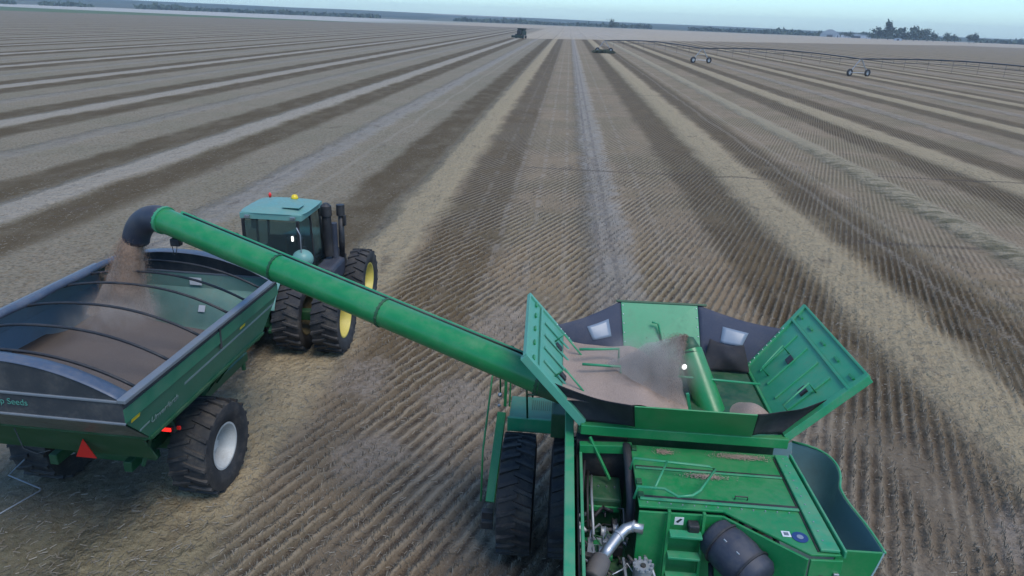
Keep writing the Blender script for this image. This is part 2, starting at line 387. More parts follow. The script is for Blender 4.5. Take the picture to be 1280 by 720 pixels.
    c = g.mix(g.mul(tuft, .75), c, g.mix(nf, (.06, .055, .03), (.15, .13, .07)))
    for xl_ in (1.72, 2.28):
        ln_ = g.ss(g.m('ABSOLUTE', g.add(g.sub(x, xl_), g.mul(g.sub(nf, .5), .35))), .16, .05)
        c = g.mix(g.mul(ln_, g.mul(g.ss(nm, .35, .6), .5)), c, (.10, .082, .07))
    # headland and neighbouring fields far off
    hy = g.sub(y, g.mul(g.m('MAXIMUM', g.add(x, 22), 0.0), 1.05))
    head = g.m('MAXIMUM', g.mul(g.ss(hy, 350, 366), g.ss(x, -30, -24)), g.ss(y, 790, 815))
    c = g.mix(g.mul(head, .9), c, g.mix(nl, (.33, .265, .185), (.42, .345, .25)))
    f1 = g.ss(g.sub(y, g.mul(x, .6)), 805, 820); f2 = g.ss(g.add(y, g.mul(x, .23)), 675, 690)
    lx = g.ss(x, -120, -260)
    c = g.mix(g.mul(f1, lx), c, (.10, .14, .07))
    c = g.mix(g.mul(f2, lx), c, (.40, .375, .32))
    c = g.mix(g.ss(y, 1300, 1360), c, (.13, .14, .10))
    g.val(bs.inputs['Base Color'], c); bs.inputs['Roughness'].default_value = .95; bs.inputs['Specular IOR Level'].default_value = .15
    lump = g.noise(P, 2.2, 4, .65, sc=(1, .7, 1))
    hgt = g.add(g.add(g.mul(nf, .075), g.mul(nff, .032)), g.add(g.mul(g.mul(s, rowamp), .022), g.mul(g.add(L, g.mul(T, .8)), g.mul(lump, .38))))
    hgt = g.add(hgt, g.mul(g.mul(leftf, g.add(lump, g.mul(g.voro(P, 4.0), .3))), .12))
    g.val(bs.inputs['Normal'], g.bump(hgt, 1.0, 1.0))
    return m
def vnoise(x, y, seed=0):
    def h(i, j): 
        v = np.sin(i * 127.1 + j * 311.7 + seed * 74.7) * 43758.5453; return v - np.floor(v)
    i = np.floor(x); j = np.floor(y); a = x - i; b = y - j; a = a * a * (3 - 2 * a); b = b * b * (3 - 2 * b)
    return (h(i, j) * (1 - a) + h(i + 1, j) * a) * (1 - b) + (h(i, j + 1) * (1 - a) + h(i + 1, j + 1) * a) * b
def sst(v, a, b): t = np.clip((v - a) / (b - a), 0, 1); return t * t * (3 - 2 * t)
def gheight(x, y):
    u = .89 * x + KX2 * x * x - .3665 * y
    d = np.abs(((x - SW0) / SWP + .5) % 1 - .5) * SWP
    near = sst(-np.abs(x - 2), -26, -18) * sst(-y, -34, -26)
    n1 = vnoise(x * .9, y * .6, 1); n2 = vnoise(x * 3.3, y * 2.7, 2); n3 = vnoise(x * 9, y * 8, 3)
    rows = (.028 + .034 * n2) * np.sin(2 * PI * u / .26) * sst(x, -7.5, -4.2) * sst(n1, .22, .5) * (1 - .8 * sst(-d, -1.4, -.6)) * sst(-np.abs(x - 2.15), -1.3, -.7) ** 0
    for sx_, sy_, sr_ in SMEAR: rows = rows * sst(np.hypot(x - sx_, (y - sy_) * .7) + (n2 - .5) * .6, sr_ * .4, sr_)
    clod = (n2 - .5) * .05 + (n3 - .5) * .035 + (vnoise(x * 18, y * 16, 5) - .5) * .02
    hz = near * (rows + clod) + .06 * sst(-d, -1.3, -.3) * (.6 + .8 * vnoise(x * .8, y * .5, 7))
    mid = np.abs(d - SWP / 2)
    hz += .16 * sst(-mid, -1.1, 0) * (.3 + vnoise(x * .7, y * .45, 9)) * sst(x, 10, 16) 
    return np.where(np.abs(x) < 400, hz, 0)
def build_field():
    def grow(a, step, end, k=1.12):
        out = [a]
        while abs(out[-1]) < abs(end): step *= k; out.append(out[-1] + math.copysign(step, end))
        return out
    xs = list(np.arange(-9, 13, .045)); xs = grow(xs[0], .045, -3600, 1.06)[:0:-1] + xs + grow(xs[-1], .045, 3600, 1.06)[1:]
    ys = list(np.arange(6.5, 24, .075)); ys = grow(ys[0], .2, -300, 1.3)[:0:-1] + ys + grow(ys[-1], .075, 3800, 1.035)[1:]
    X, Y = np.meshgrid(np.array(xs), np.array(ys), indexing='ij'); Z = gheight(X, Y)
    n, m_ = X.shape
    me = bpy.data.meshes.new('field'); me.vertices.add(n * m_); me.vertices.foreach_set('co', np.stack([X, Y, Z], -1).ravel())
    I = np.arange(n * m_).reshape(n, m_); Q = np.stack([I[:-1, :-1], I[1:, :-1], I[1:, 1:], I[:-1, 1:]], -1).reshape(-1, 4)
    me.loops.add(Q.size); me.loops.foreach_set('vertex_index', Q.ravel().astype(np.int32))
    me.polygons.add(len(Q)); me.polygons.foreach_set('loop_start', np.arange(0, Q.size, 4, dtype=np.int32))
    me.update(calc_edges=True); me.validate(); me.polygons.foreach_set('use_smooth', [True] * len(me.polygons))
    me.materials.append(fieldmat())
    o = bpy.data.objects.new('field', me); COL.objects.link(o); tag(o, 'harvested stubble field with drilled rows and straw swaths', 'field', kind='structure')
build_field()
# straw and stubble litter close to the camera
def quads(name, C, A, B, m, label, cat):
    """n little flat pieces: centres C, half axes A and B"""
    n = len(C); V = np.stack([C - A - B, C + A - B, C + A + B, C - A + B], 1).reshape(-1, 3)
    me = bpy.data.meshes.new(name); me.vertices.add(4 * n); me.vertices.foreach_set('co', V.ravel())
    me.loops.add(4 * n); me.loops.foreach_set('vertex_index', np.arange(4 * n, dtype=np.int32))
    me.polygons.add(n); me.polygons.foreach_set('loop_start', np.arange(0, 4 * n, 4, dtype=np.int32))
    me.update(calc_edges=True); me.materials.append(m)
    o = bpy.data.objects.new(name, me); COL.objects.link(o); tag(o, label, cat, kind='stuff'); return o
def strawmat():
    m, nt, bs = newmat('straw'); g = G(nt); ge = nt.nodes.new('ShaderNodeNewGeometry')
    cr = nt.nodes.new('ShaderNodeValToRGB'); nt.links.new(ge.outputs['Random Per Island'], cr.inputs[0])
    e = cr.color_ramp.elements; e[0].color = (.10, .08, .055, 1); e[1].color = (.29, .255, .20, 1)
    e2 = cr.color_ramp.elements.new(.6); e2.color = (.185, .16, .125, 1)
    nt.links.new(cr.outputs[0], bs.inputs['Base Color']); bs.inputs['Roughness'].default_value = .9
    return m
def build_straw():
    n = 100000
    y = 7 + 48 * rng.random(n) ** 2.3; x = -26 + 60 * rng.random(n)
    ok = (np.abs(x) < .85 * y + 1.5); x, y = x[ok], y[ok]
    a = rng.random(len(x)) * PI; l = .02 + .05 * rng.random(len(x)); t = (rng.random(len(x)) - .5) * .7
    z = gheight(x, y) + .012 + .02 * rng.random(len(x))
    C = np.stack([x, y, z], -1); A = np.stack([np.cos(a) * l, np.sin(a) * l, t * l], -1)
    Bv = np.stack([-np.sin(a), np.cos(a), rng.random(len(x)) * 1.2], -1) * .0045
    # standing stubble tufts on the drilled ridges
    k = 90000; u = np.floor(rng.uniform(-16, 10, k) / .26) * .26 + .065 + rng.normal(0, .02, k); yy = 7 + 42 * rng.random(k) ** 2.2
    b = .89; cc = -.3665 * yy - u; xx = (-b + np.sqrt(np.maximum(b * b - 4 * KX2 * cc, 0))) / (2 * KX2)
    d = np.abs(((xx - SW0) / SWP + .5) % 1 - .5) * SWP
    ok = (xx > -6.5) & (xx < 16) & (vnoise(xx * .9, yy * .6, 1) > .2) & (d > 1.2) & (np.abs(xx) < .85 * yy + 1.5); xx, yy = xx[ok], yy[ok]
    hgt = .03 + .035 * rng.random(len(xx)); a2 = rng.random(len(xx)) * PI
    C2 = np.stack([xx, yy, gheight(xx, yy) + hgt * .8], -1)
    A2 = np.stack([rng.normal(0, .2, len(xx)) * hgt, rng.normal(0, .2, len(xx)) * hgt, hgt], -1); B2 = np.stack([np.cos(a2), np.sin(a2), a2 * 0], -1) * .006
    quads('straw', np.concatenate([C, C2]), np.concatenate([A, A2]), np.concatenate([Bv, B2]), strawmat(), 'loose straw and cut stubble lying on the soil', 'straw')
build_straw()

# ================================================================= COMBINE
CX = 1.75
cb = root('combine_harvester', (CX, 10.2, 0), label='big green combine harvester with open grain tank, seen from behind and above', cat='combine harvester')
# chassis and side walls
b = MB().box((.75, 6.0, 1.0), (2.75, 12.0, 2.25)).box((.52, 8.25, 2.25), (2.98, 10.1, 3.66))
obj('body', b, 'dgreen', cb, bevel=.02)
b = MB().box((.62, 10.15, .85), (2.88, 10.55, 1.35)); obj('front_axle', b, 'dgreen', cb, bevel=.02)
for xw_, sd_ in ((-.40, -1), (.44, -1), (3.06, 1), (3.90, 1)):
    wheel(cb, (xw_, 10.2, 1.0), 1.0, .58, .55, 'yellow' if abs(xw_ - CX) > 2 else 'darkrim', 27, side=sd_)
for xw_, sd_ in ((.62, -1), (2.88, 1)):
    wheel(cb, (xw_, 6.4, .72), .72, .5, .38, 'yellow', 18, side=sd_)
# cab in front of the tank
b = MB().box((.95, 10.75, 1.9), (2.55, 12.2, 2.1)); obj('cab_floor', b, 'dgreen', cb, bevel=.02)
for xx in (.98, 2.52):
    for yy in (10.8, 12.15): obj('cab_post', MB().bar((xx, yy, 2.1), (xx, yy, 3.45), .08), 'black', cb, bevel=.01)
b = MB().box((1.0, 12.13, 2.12), (2.5, 12.15, 3.43)).box((.99, 10.86, 2.12), (1.0, 12.1, 3.43)).box((2.5, 10.86, 2.12), (2.51, 12.1, 3.43)); obj('cab_glass', b, 'glass', cb)
b = MB().box((.88, 10.65, 3.46), (2.62, 12.25, 3.62)); obj('cab_roof', b, 'green', cb, bevel=.06)
b = MB().slab([(1.15, 12.0, 1.5), (2.35, 12.0, 1.5), (2.35, 13.3, .7), (1.15, 13.3, .7)], .35); obj('feeder_house', b, 'dgreen', cb, bevel=.02)

# grain tank rim
b = MB().box((.46, 8.02, 3.56), (3.06, 8.12, 3.70)).box((.46, 10.08, 3.56), (3.06, 10.16, 3.70)).box((.44, 8.12, 3.56), (.52, 10.08, 3.70)).box((2.98, 8.12, 3.56), (3.06, 10.08, 3.70))
obj('tank_rim', b, 'green', cb, bevel=.012)
# folding tank extensions
def flapfn(A, B, C, D):
    A, B, C, D = map(Vector, (A, B, C, D)); nrm = (B - A).cross(D - A).normalized()
    def f(u, v, w=0.): return A * (1 - u) * (1 - v) + B * u * (1 - v) + C * u * v + D * (1 - u) * v + nrm * w
    return f
def fbox(mb, f, u0, u1, v0, v1, w0, w1):
    vs = [f(u, v, w_) for u in (u0, u1) for v in (v0, v1) for w_ in (w0, w1)]
    mb.add(vs, [(0, 1, 3, 2), (4, 6, 7, 5), (0, 4, 5, 1), (2, 3, 7, 6), (0, 2, 6, 4), (1, 5, 7, 3)])
def sideflap(A, B, C, D, s, lab):
    f = flapfn(A, B, C, D)            # u rear -> front, v hinge -> outer edge; inside face on +s
    fl = MB(); fbox(fl, f, 0, 1, 0, 1, 0, -s * .025)
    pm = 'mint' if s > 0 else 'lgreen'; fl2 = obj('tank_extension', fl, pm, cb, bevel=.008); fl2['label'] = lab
    e = MB()
    fbox(e, f, -.005, 1.005, .76, .79, s * .004, s * .035)             # fold line ridge
    fbox(e, f, -.012, .03, .0, 1.0, -s * .08, s * .03)                 # rear edge flange
    fbox(e, f, .97, 1.012, .0, 1.0, -s * .03, s * .03)
    fbox(e, f, 0, 1, .985, 1.012, -s * .03, s * .03)
    obj('edge_frame', e, pm, fl2, bevel=.006)
    for u in (.2, .4, .6, .8):
        r_ = MB(); fbox(r_, f, u - .012, u + .012, .10, .70, s * .002, s * .028); obj('rib', r_, pm, fl2, bevel=.008)
    for u in (.08, .3, .52, .74, .93):
        r_ = MB(); fbox(r_, f, u - .03, u + .03, .86, .885, s * .002, s * .03); obj('tab', r_, 'green', fl2, bevel=.006)
    for u, v in ((.25, .35), (.62, .42)):
        r_ = MB(); fbox(r_, f, u - .03, u + .03, v, v + .09, s * .004, s * .05); obj('latch', r_, 'black', fl2, bevel=.006)
    for u in (.15, .68):                                               # step handles
        h_ = MB().tube([f(u, .16, 0), f(u, .16, s * .17), f(u + .02, .5, s * .17), f(u + .02, .5, 0)], .014, 8); obj('handle', h_, 'lgreen', fl2, smooth=True)
    return f
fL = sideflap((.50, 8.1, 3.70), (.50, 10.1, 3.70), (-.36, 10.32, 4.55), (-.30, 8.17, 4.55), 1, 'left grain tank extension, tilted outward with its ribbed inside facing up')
fR = sideflap((3.02, 8.1, 3.70), (3.02, 10.1, 3.70), (3.86, 10.55, 4.55), (3.93, 8.22, 4.55), -1, 'right grain tank extension, tilted outward with its ribbed inside facing up')
fF = flapfn((1.15, 10.12, 3.70), (2.32, 10.12, 3.70), (2.26, 10.66, 4.42), (1.07, 10.62, 4.42))
b = MB(); fbox(b, fF, 0, 1, 0, 1, 0, .02)
ff = obj('tank_extension', b, 'lgreen', cb, bevel=.006); ff['label'] = 'front grain tank extension panel between two dark fabric corners'
b = MB(); fbox(b, fF, -.06, 1.12, .975, 1.01, -.012, .035); obj('edge_frame', b, 'dgreen', ff, bevel=.005)
b = MB().tube([fF(.50, .30, .02), fF(.46, .60, .10), fF(.38, .62, .10)], .016, 8); obj('handle', b, 'lgreen', ff, smooth=True)
fB = flapfn((1.14, 8.05, 3.71), (2.6, 8.05, 3.71), (2.52, 7.72, 4.2), (1.06, 7.72, 4.2))
b = MB(); fbox(b, fB, 0, 1, 0, 1, 0, .02); obj('tank_extension', b, 'green', cb, bevel=.006)['label'] = 'rear grain tank extension panel leaning back toward the engine deck'
# fabric corners
def fabric(p00, p10, p11, p01, sag, m, nm='fabric_corner', win=None, lab=None):
    p00, p10, p11, p01 = map(Vector, (p00, p10, p11, p01)); n_ = (p10 - p00).cross(p01 - p00).normalized()
    def f(u, v):
        p = p00 * (1 - u) * (1 - v) + p10 * u * (1 - v) + p11 * u * v + p01 * (1 - u) * v
        return p + n_ * (sag * (math.sin(PI * u) * math.sin(PI * min(v * .9 + .1, 1)) + .12 * math.sin(9 * u + 5 * v) * math.sin(PI * u))) - Vector((0, 0, .05 * math.sin(PI * u) * v))
    o = obj(nm, MB().grid(f, 16, 12, .006), m, cb, smooth=True)
    if lab: o['label'] = lab
    if win:
        u0, u1, v0, v1 = win; sgn = -1 if sag < 0 else 1
        def f2(u, v): return f(u0 + (u1 - u0) * u, v0 + (v1 - v0) * v) + n_ * .012
        obj('window', MB().grid(f2, 6, 6, .003), 'window', o, smooth=True)
fabric(fL(1, 0), fF(0, 0), fF(0, 1), fL(.985, .50), .05, 'fabric', win=(.42, .78, .42, .78), lab='front left fabric corner with a pale window')
fabric(fF(1, 0), fR(1, 0), fR(.985, .62), fF(1, 1), .06, 'fabric', win=(.32, .66, .40, .74), lab='front right fabric corner with a pale window, sagging')
fabric((2.30, 9.92, 3.66), (3.0, 9.88, 3.68), (2.92, 10.12, 4.02), (2.42, 10.2, 4.06), .16, 'bfabric', 'fabric_corner', None, lab='bunched dark folds below the front right fabric corner')
fabric(fL(.02, 0), fB(0, 0), fB(0, 1), fL(.05, .55), -.05, 'bfabric', lab='rear left black fabric corner')
fabric(fB(1, 0), fR(.02, 0), fR(.05, .55), fB(1, 1), -.07, 'bfabric', lab='rear right black fabric corner bunched into folds')
def rivets(f, u, v0, v1, n, w_):
    for k in range(n): obj('rivet', MB().ball(f(u, v0 + (v1 - v0) * k / (n - 1), w_), .010, 4), 'sticker', cb)
rivets(fL, .975, .05, .50, 7, .035); rivets(fR, .975, .05, .62, 9, -.035); rivets(fF, .02, .1, .92, 6, .025); rivets(fF, .98, .1, .92, 6, .025)
# loading auger in the tank
tA = MB().tube([(2.35, 8.65, 3.35), (1.97, 9.35, 4.22)], [.20, .17], 24)
ta = obj('loading_auger', tA, 'green', cb, auto=40)
b = MB().tube([(1.97, 9.33, 4.20), (1.93, 9.42, 4.36), (1.86, 9.44, 4.38)], [.175, .09, .03], 20); obj('auger_hood', b, 'dgreen', ta, smooth=True)
b = MB().tube([(1.35, 9.0, 4.0), (2.9, 9.0, 3.95)], .018, 8); obj('cross_rod', b, 'lgreen', cb, smooth=True)
b = MB().ball((1.84, 8.95, 4.16), .034, 8, (1, .6, 1.2)); obj('tank_lamp', b, 'worklamp', cb, smooth=True)
b = MB().bar((1.86, 8.35, 3.85), (1.80, 8.35, 4.08), .04); obj('step_bracket', b, 'lgreen', cb, bevel=.005)
# step frames seen in the tank
for z_, pts in ((0, [(.42, 9.25, 4.18), (.98, 9.35, 4.18), (.99, 9.3, 3.9)]), (1, [(.46, 8.95, 4.10), (.98, 8.95, 4.10), (1.02, 8.85, 3.86)])):
    obj('tank_step', MB().tube(pts, .02, 8), 'lgreen', cb, smooth=True)

# engine deck
b = MB().slab([(1.10, 8.00, 3.45), (1.10, 6.76, 3.45), (2.03, 6.78, 3.45), (2.80, 6.18, 3.45), (3.12, 6.20, 3.45), (3.06, 8.00, 3.45)], .03)
dk = obj('engine_deck', b, 'green', cb, bevel=.008)
b = MB().box((1.12, 7.47, 3.485), (2.86, 7.505, 3.497)).box((1.12, 6.86, 3.485), (2.88, 6.90, 3.505)); obj('deck_seam', b, 'lgreen', dk, bevel=.01)
b = MB().box((1.12, 7.505, 3.482), (2.86, 7.54, 3.49)).box((1.12, 6.90, 3.482), (2.88, 6.955, 3.49)); obj('seam_gasket', b, 'black', dk)
b = MB().slab([(2.88, 7.94, 3.49), (2.90, 6.21, 3.49), (3.10, 6.21, 3.49), (3.04, 7.94, 3.49)], .035).bar((3.075, 7.94, 3.5), (3.14, 6.18, 3.5), .03, .09); obj('side_trim', b, 'lgreen', dk, bevel=.01)
b = MB().bar((2.865, 7.9, 3.487), (2.885, 6.22, 3.487), .012, .01); obj('trim_gap', b, 'black', dk)
# rear faces under the deck
b = MB().slab([(1.10, 6.74, 3.44), (1.10, 6.70, 2.2), (2.02, 6.74, 2.2), (2.02, 6.76, 3.44)], .03)
b.slab([(2.03, 6.76, 3.44), (2.03, 6.74, 2.2), (2.78, 6.14, 2.2), (2.78, 6.16, 3.44)], .03)
b.slab([(2.79, 6.165, 3.44), (2.79, 6.14, 2.2), (3.12, 6.16, 2.2), (3.12, 6.185, 3.44)], .03)
bw = obj('rear_panel', b, 'green', cb, bevel=.006)
b = MB().box((2.90, 6.10, 3.12), (2.945, 6.135, 3.26)); obj('vent_slot', b, 'black', bw)
b = MB().box((3.04, 6.12, 3.2), (3.1, 6.15, 3.3)); obj('latch', b, 'steel', bw, bevel=.008)
b = MB().box((2.84, 6.12, 2.98), (2.98, 6.138, 3.06)); lb_ = obj('warning_label', b, 'sticker', bw)
for q_ in ((2.86, 2.89, 3.03, 3.045), (2.92, 2.965, 3.03, 3.045), (2.92, 2.95, 3.0, 3.012)): obj('label_print', MB().box((q_[0], 6.115, q_[2]), (q_[1], 6.1199, q_[3])), 'dletter', lb_)
b = MB().lathex((0, 0, 0), [(0, .001), (0, .08)], 24); 
disc = MB(); ring = []
for k in range(28): ring.append((2.76 + .085 * math.cos(2 * PI * k / 28), 6.43 + .085 * math.sin(2 * PI * k / 28), 3.4835))
disc.slab(ring, .003); dc = obj('round_decal', disc, 'bdecal', dk)
disc = MB(); ring = []
for k in range(20): ring.append((2.76 + .035 * math.cos(2 * PI * k / 20), 6.43 + .035 * math.sin(2 * PI * k / 20), 3.488))
disc.slab(ring, .003); obj('decal_centre', disc, 'window', dc)
b = MB().box((2.58, 6.42, 3.4835), (2.67, 6.51, 3.487)); sd_ = obj('square_decal', b, 'sticker', dk)
b = MB().box((2.60, 6.44, 3.4875), (2.65, 6.49, 3.489)).box((2.612, 6.455, 3.4895), (2.636, 6.478, 3.491)); obj('decal_print', b, 'rail', sd_)
SPILL = (((1.95, 7.40, 3.49), .20, .025, 'thin streak of spilled grain under the deck guard rail'), ((2.45, 7.88, 3.49), .30, .03, 'long streak of spilled grain at the foot of the rear tank panel'), ((1.5, 7.87, 3.49), .10, .03, 'short smear of spilled grain near the coolant hose'))
for k in range(13): obj('deck_bolt', MB().tube([(1.2 + .13 * k, 6.83, 3.48), (1.2 + .13 * k, 6.83, 3.49)], .009, 6), 'zinc', dk)
for k in range(11): obj('deck_bolt', MB().tube([(2.96, 6.35 + .15 * k, 3.52), (2.96, 6.35 + .15 * k, 3.532)], .009, 6), 'zinc', dk)
for x_, y_ in ((1.14, 7.9), (1.14, 7.2), (1.14, 6.95)): obj('hinge', MB().box((x_ - .035, y_ - .05, 3.47), (x_ + .03, y_ + .05, 3.51)), 'dgreen', dk, bevel=.008)
obj('latch_handle', MB().tube([(2.2, 7.0, 3.49), (2.2, 7.0, 3.53), (2.34, 7.0, 3.53), (2.34, 7.0, 3.49)], .008, 6), 'black', dk)
# tube guard rail on the deck
b = MB().tube([(1.05, 7.42, 3.5), (1.08, 7.42, 3.66), (1.94, 7.30, 3.70), (2.0, 7.26, 3.69), (1.76, 6.84, 3.68), (1.66, 6.74, 3.68), (1.50, 6.70, 3.68), (1.37, 6.84, 3.67), (1.08, 6.86, 3.66), (1.05, 6.86, 3.5)], .017, 8)
b.tube([(1.46, 7.36, 3.68), (1.27, 6.86, 3.67)], .014, 8); obj('guard_rail', b, 'lgreen', cb, smooth=True)
# ladder on the back of the deck
b = MB().bar((1.42, 6.67, 3.52), (1.42, 6.52, 2.3), .035, .05).bar((1.80, 6.67, 3.52), (1.80, 6.52, 2.3), .035, .05)
ld = obj('ladder', b, 'green', cb, bevel=.006)
for k, z_ in enumerate((3.28, 3.02, 2.76, 2.5)):
    obj('rung', MB().box((1.435, 6.52 - .03 * k, z_ - .015), (1.785, 6.64 - .03 * k, z_ + .015)), 'lgreen', ld, bevel=.006)
b = MB().box((1.50, 6.715, 3.30), (1.60, 6.728, 3.40)); s2 = obj('square_decal', b, 'sticker', bw)
b = MB().slab([(1.515, 6.712, 3.34), (1.56, 6.712, 3.385), (1.585, 6.712, 3.38), (1.54, 6.712, 3.325)], .002); obj('decal_print', b, 'dletter', s2)
b = MB().box((1.64, 6.60, 3.28), (1.76, 6.72, 3.38)); obj('junction_box', b, 'black', cb, bevel=.015)
# air cleaner canister
def canister():
    b = MB(); A = Vector((1.93, 6.96 - .22, 3.22)); B_ = Vector((2.36, 6.18, 3.08))
    prof = [(0, .06), (.02, .19), (.08, .23), (.3, .245), (.34, .255), (.62, .255), (.66, .245), (.93, .235), (1, .19), (1.01, .04)]
    b.tube([A + (B_ - A) * t for t, _ in prof], [r_ for _, r_ in prof], 28)
    c_ = obj('air_cleaner', b, 'spout', cb, auto=50)
    d = (B_ - A)
    obj('clamp', MB().tube([A + d * .22, A + d * .25], .262, 28), 'black', c_, auto=30)
    obj('clamp', MB().tube([A + d * .78, A + d * .81], .262, 28), 'black', c_, auto=30)
    for t in (.3, .55):
        p = A + d * t + Vector((-.08, -.14, .20)); obj('buckle', MB().bar(p, p + d * .06, .015, .02), 'zinc', c_, bevel=.004)
    obj('intake_hose', MB().tube([(1.92, 6.55, 2.95), (1.90, 6.3, 2.8), (2.0, 6.1, 2.72), (2.2, 6.0, 2.70)], .03, 8), 'hose', c_, smooth=True)
canister()
for p in ((2.12, 6.86, 3.40), (2.24, 6.76, 3.40), (2.36, 6.66, 3.40)): obj('hinge', MB().box((p[0] - .03, p[1] - .05, p[2] - .04), (p[0] + .03, p[1] - .0, p[2] + .03), rz=-.7), 'black', cb, bevel=.006)
# left side rails
b = MB().box((.27, 5.2, 3.38), (.385, 9.0, 3.46)); lr = obj('side_rail', b, 'lgreen', cb, bevel=.012)
b = MB().box((.36, 5.2, 2.3), (.38, 8.9, 3.375)); obj('side_shield', b, 'dgreen', cb, bevel=.004)
b = MB().box((.30, 8.90, 3.30), (.50, 9.0, 3.455)); obj('rail_bracket', b, 'lgreen', cb, bevel=.01)
b = MB().box((.46, 5.2, 3.30), (.495, 8.2, 3.36)); obj('inner_rail', b, 'lgreen', cb, bevel=.006)
b = MB().box((.43, 5.3, 2.2), (.45, 8.25, 3.28)); obj('inner_wall', b, 'black', cb)
# floor of the engine bay
b = MB().box((.40, 5.0, 2.05), (3.1, 8.1, 2.18)); obj('engine_bay_floor', b, 'black', cb)
b = MB().box((.42, 8.0, 2.2), (1.08, 8.24, 3.45)); obj('bay_bulkhead', b, 'black', cb)
# green housing, engine block
b = MB().box((.55, 7.45, 2.35), (1.0, 7.95, 3.02)); gh = obj('gear_housing', b, 'dgreen', cb, bevel=.03)
b = MB().box((.58, 7.42, 2.86), (.97, 7.45, 2.93)); obj('housing_flange', b, 'green', gh, bevel=.006)
for xx in (.62, .72, .82, .92): obj('bolt', MB().tube([(xx, 7.70, 3.02), (xx, 7.70, 3.04)], .012, 6), 'steel', gh)
b = MB().box((.48, 6.1, 2.18), (1.05, 7.2, 2.62)); eb = obj('engine_block', b, 'dgreen', cb, bevel=.04)
for k in range(5):
    obj('valve_cover', MB().box((.52, 6.18 + .2 * k, 2.625), (.72, 6.33 + .2 * k, 2.70)), 'green', eb, bevel=.02)
# black vertical hose
b = MB().tube([(1.03, 8.05, 3.42), (1.05, 7.95, 3.48), (1.06, 7.6, 3.40), (1.07, 7.2, 3.22), (1.06, 7.0, 3.0)], .055, 16); obj('coolant_hose', b, 'hose', cb, smooth=True)
# steel charge pipe with rubber boot
pp = [(1.17, 6.70, 3.22), (1.06, 6.73, 3.22), (.97, 6.71, 3.19), (.89, 6.62, 3.16), (.78, 6.47, 3.10), (.71, 6.37, 3.06)]
cp = obj('charge_pipe', MB().tube(pp, .062, 20), 'steel', cb, smooth=True)
for t in (1, 3, 5):
    a_, b_ = Vector(pp[t - 1]), Vector(pp[t]); dd = (b_ - a_).normalized(); obj('pipe_clamp', MB().tube([b_ - dd * .012, b_ + dd * .012], .070, 20), 'zinc', cp, auto=30)
bt = MB(); P0 = Vector((.71, 6.37, 3.06)); P1 = Vector((.60, 6.14, 2.98)); ts = [i / 16 for i in range(17)]
bt.tube([P0 + (P1 - P0) * t for t in ts], [.085 + (.016 if i % 2 else 0) + .02 * math.sin(PI * ts[i]) for i in range(17)], 24); obj('rubber_boot', bt, 'boot', cp, smooth=True)
# coolers, pipes and cables in the bay
random.seed(11)
def cable(pts, r, m): obj('cable', MB().tube(pts, r, 8), m, cb, smooth=True)
cable([(.95, 7.45, 2.9), (1.0, 7.25, 3.05), (1.0, 7.05, 3.0), (.96, 6.95, 2.85)], .012, 'boot')
cable([(.80, 7.2, 2.75), (.72, 7.15, 2.88), (.62, 7.05, 2.85), (.60, 6.9, 2.75)], .014, 'zinc')
cable([(.66, 7.0, 2.72), (.64, 6.75, 2.86), (.66, 6.55, 2.72)], .016, 'zinc')
cable([(.48, 6.52, 2.86), (.66, 6.50, 2.88), (.80, 6.50, 2.80)], .014, 'steel')
cable([(1.02, 6.62, 2.9), (1.10, 6.50, 2.88), (1.14, 6.35, 2.82)], .018, 'boot')
cable([(1.20, 6.62, 2.92), (1.26, 6.50, 2.9), (1.30, 6.36, 2.85)], .016, 'zinc')
for k in range(3):
    cable([(.72 + .03 * k, 6.2 - .06 * k, 2.75), (.85, 6.22 - .07 * k, 2.80 + .02 * k), (1.0, 6.28 - .05 * k, 2.74)], .012, 'rail')
for k in range(46):
    x0, y0 = random.uniform(.45, 1.1), random.uniform(6.1, 7.5); p = Vector((x0, y0, random.uniform(2.62, 2.92))); pts = [p]
    for j in range(3): p = p + Vector((random.uniform(-.14, .14), random.uniform(-.2, .2), random.uniform(-.04, .05))); p.x = min(max(p.x, .44), 1.2); pts.append(p)
    cable(pts, random.choice((.008, .011, .016, .024)), random.choice(('hose', 'black', 'zinc', 'boot', 'dgreen', 'hose')))
for k in range(12):
    x0, y0, z0 = random.uniform(.52, .98), random.uniform(6.6, 7.35), random.uniform(2.66, 2.82); dx, dy, dz = random.uniform(.03, .09), random.uniform(.03, .10), random.uniform(.03, .10)
    obj('engine_fitting', MB().box((x0 - dx, y0 - dy, z0 - dz), (x0 + dx, y0 + dy, z0 + dz), rz=random.uniform(-.3, .3)), random.choice(('dgreen', 'black', 'zinc', 'black', 'green')), cb, bevel=.01)
for k in range(6):
    x0, y0 = random.uniform(.54, .98), random.uniform(6.6, 7.3); obj('pulley', MB().lathex((x0, y0, 2.82), [(-.03, .02), (-.03, .07 + .02 * (k % 3)), (-.01, .06 + .02 * (k % 3)), (.01, .06 + .02 * (k % 3)), (.03, .07 + .02 * (k % 3)), (.03, .02)], 20), ('zinc', 'black', 'steel')[k % 3], cb, auto=30)
for k, (ya, yb) in enumerate(((7.98, 7.3), (7.9, 7.1), (7.95, 6.9))): cable([(.54 + .05 * k, ya, 3.2 - .1 * k), (.52 + .05 * k, (ya + yb) / 2, 3.1), (.53 + .06 * k, yb, 2.85)], .018, ('hose', 'black', 'zinc')[k])
b = MB().tube([(.50, 6.92, 2.80), (.50, 6.92, 3.0)], .035, 14); obj('filter', b, 'sticker', cb, auto=30)
b = MB().box((1.0, 5.9, 2.2), (1.34, 6.66, 2.74)); obj('cooler_box', b, 'dgreen', cb, bevel=.015)
b = MB().bar((.98, 6.68, 2.8), (1.0, 5.9, 2.8), .03, .05); obj('cooler_edge', b, 'zinc', cb, bevel=.005)
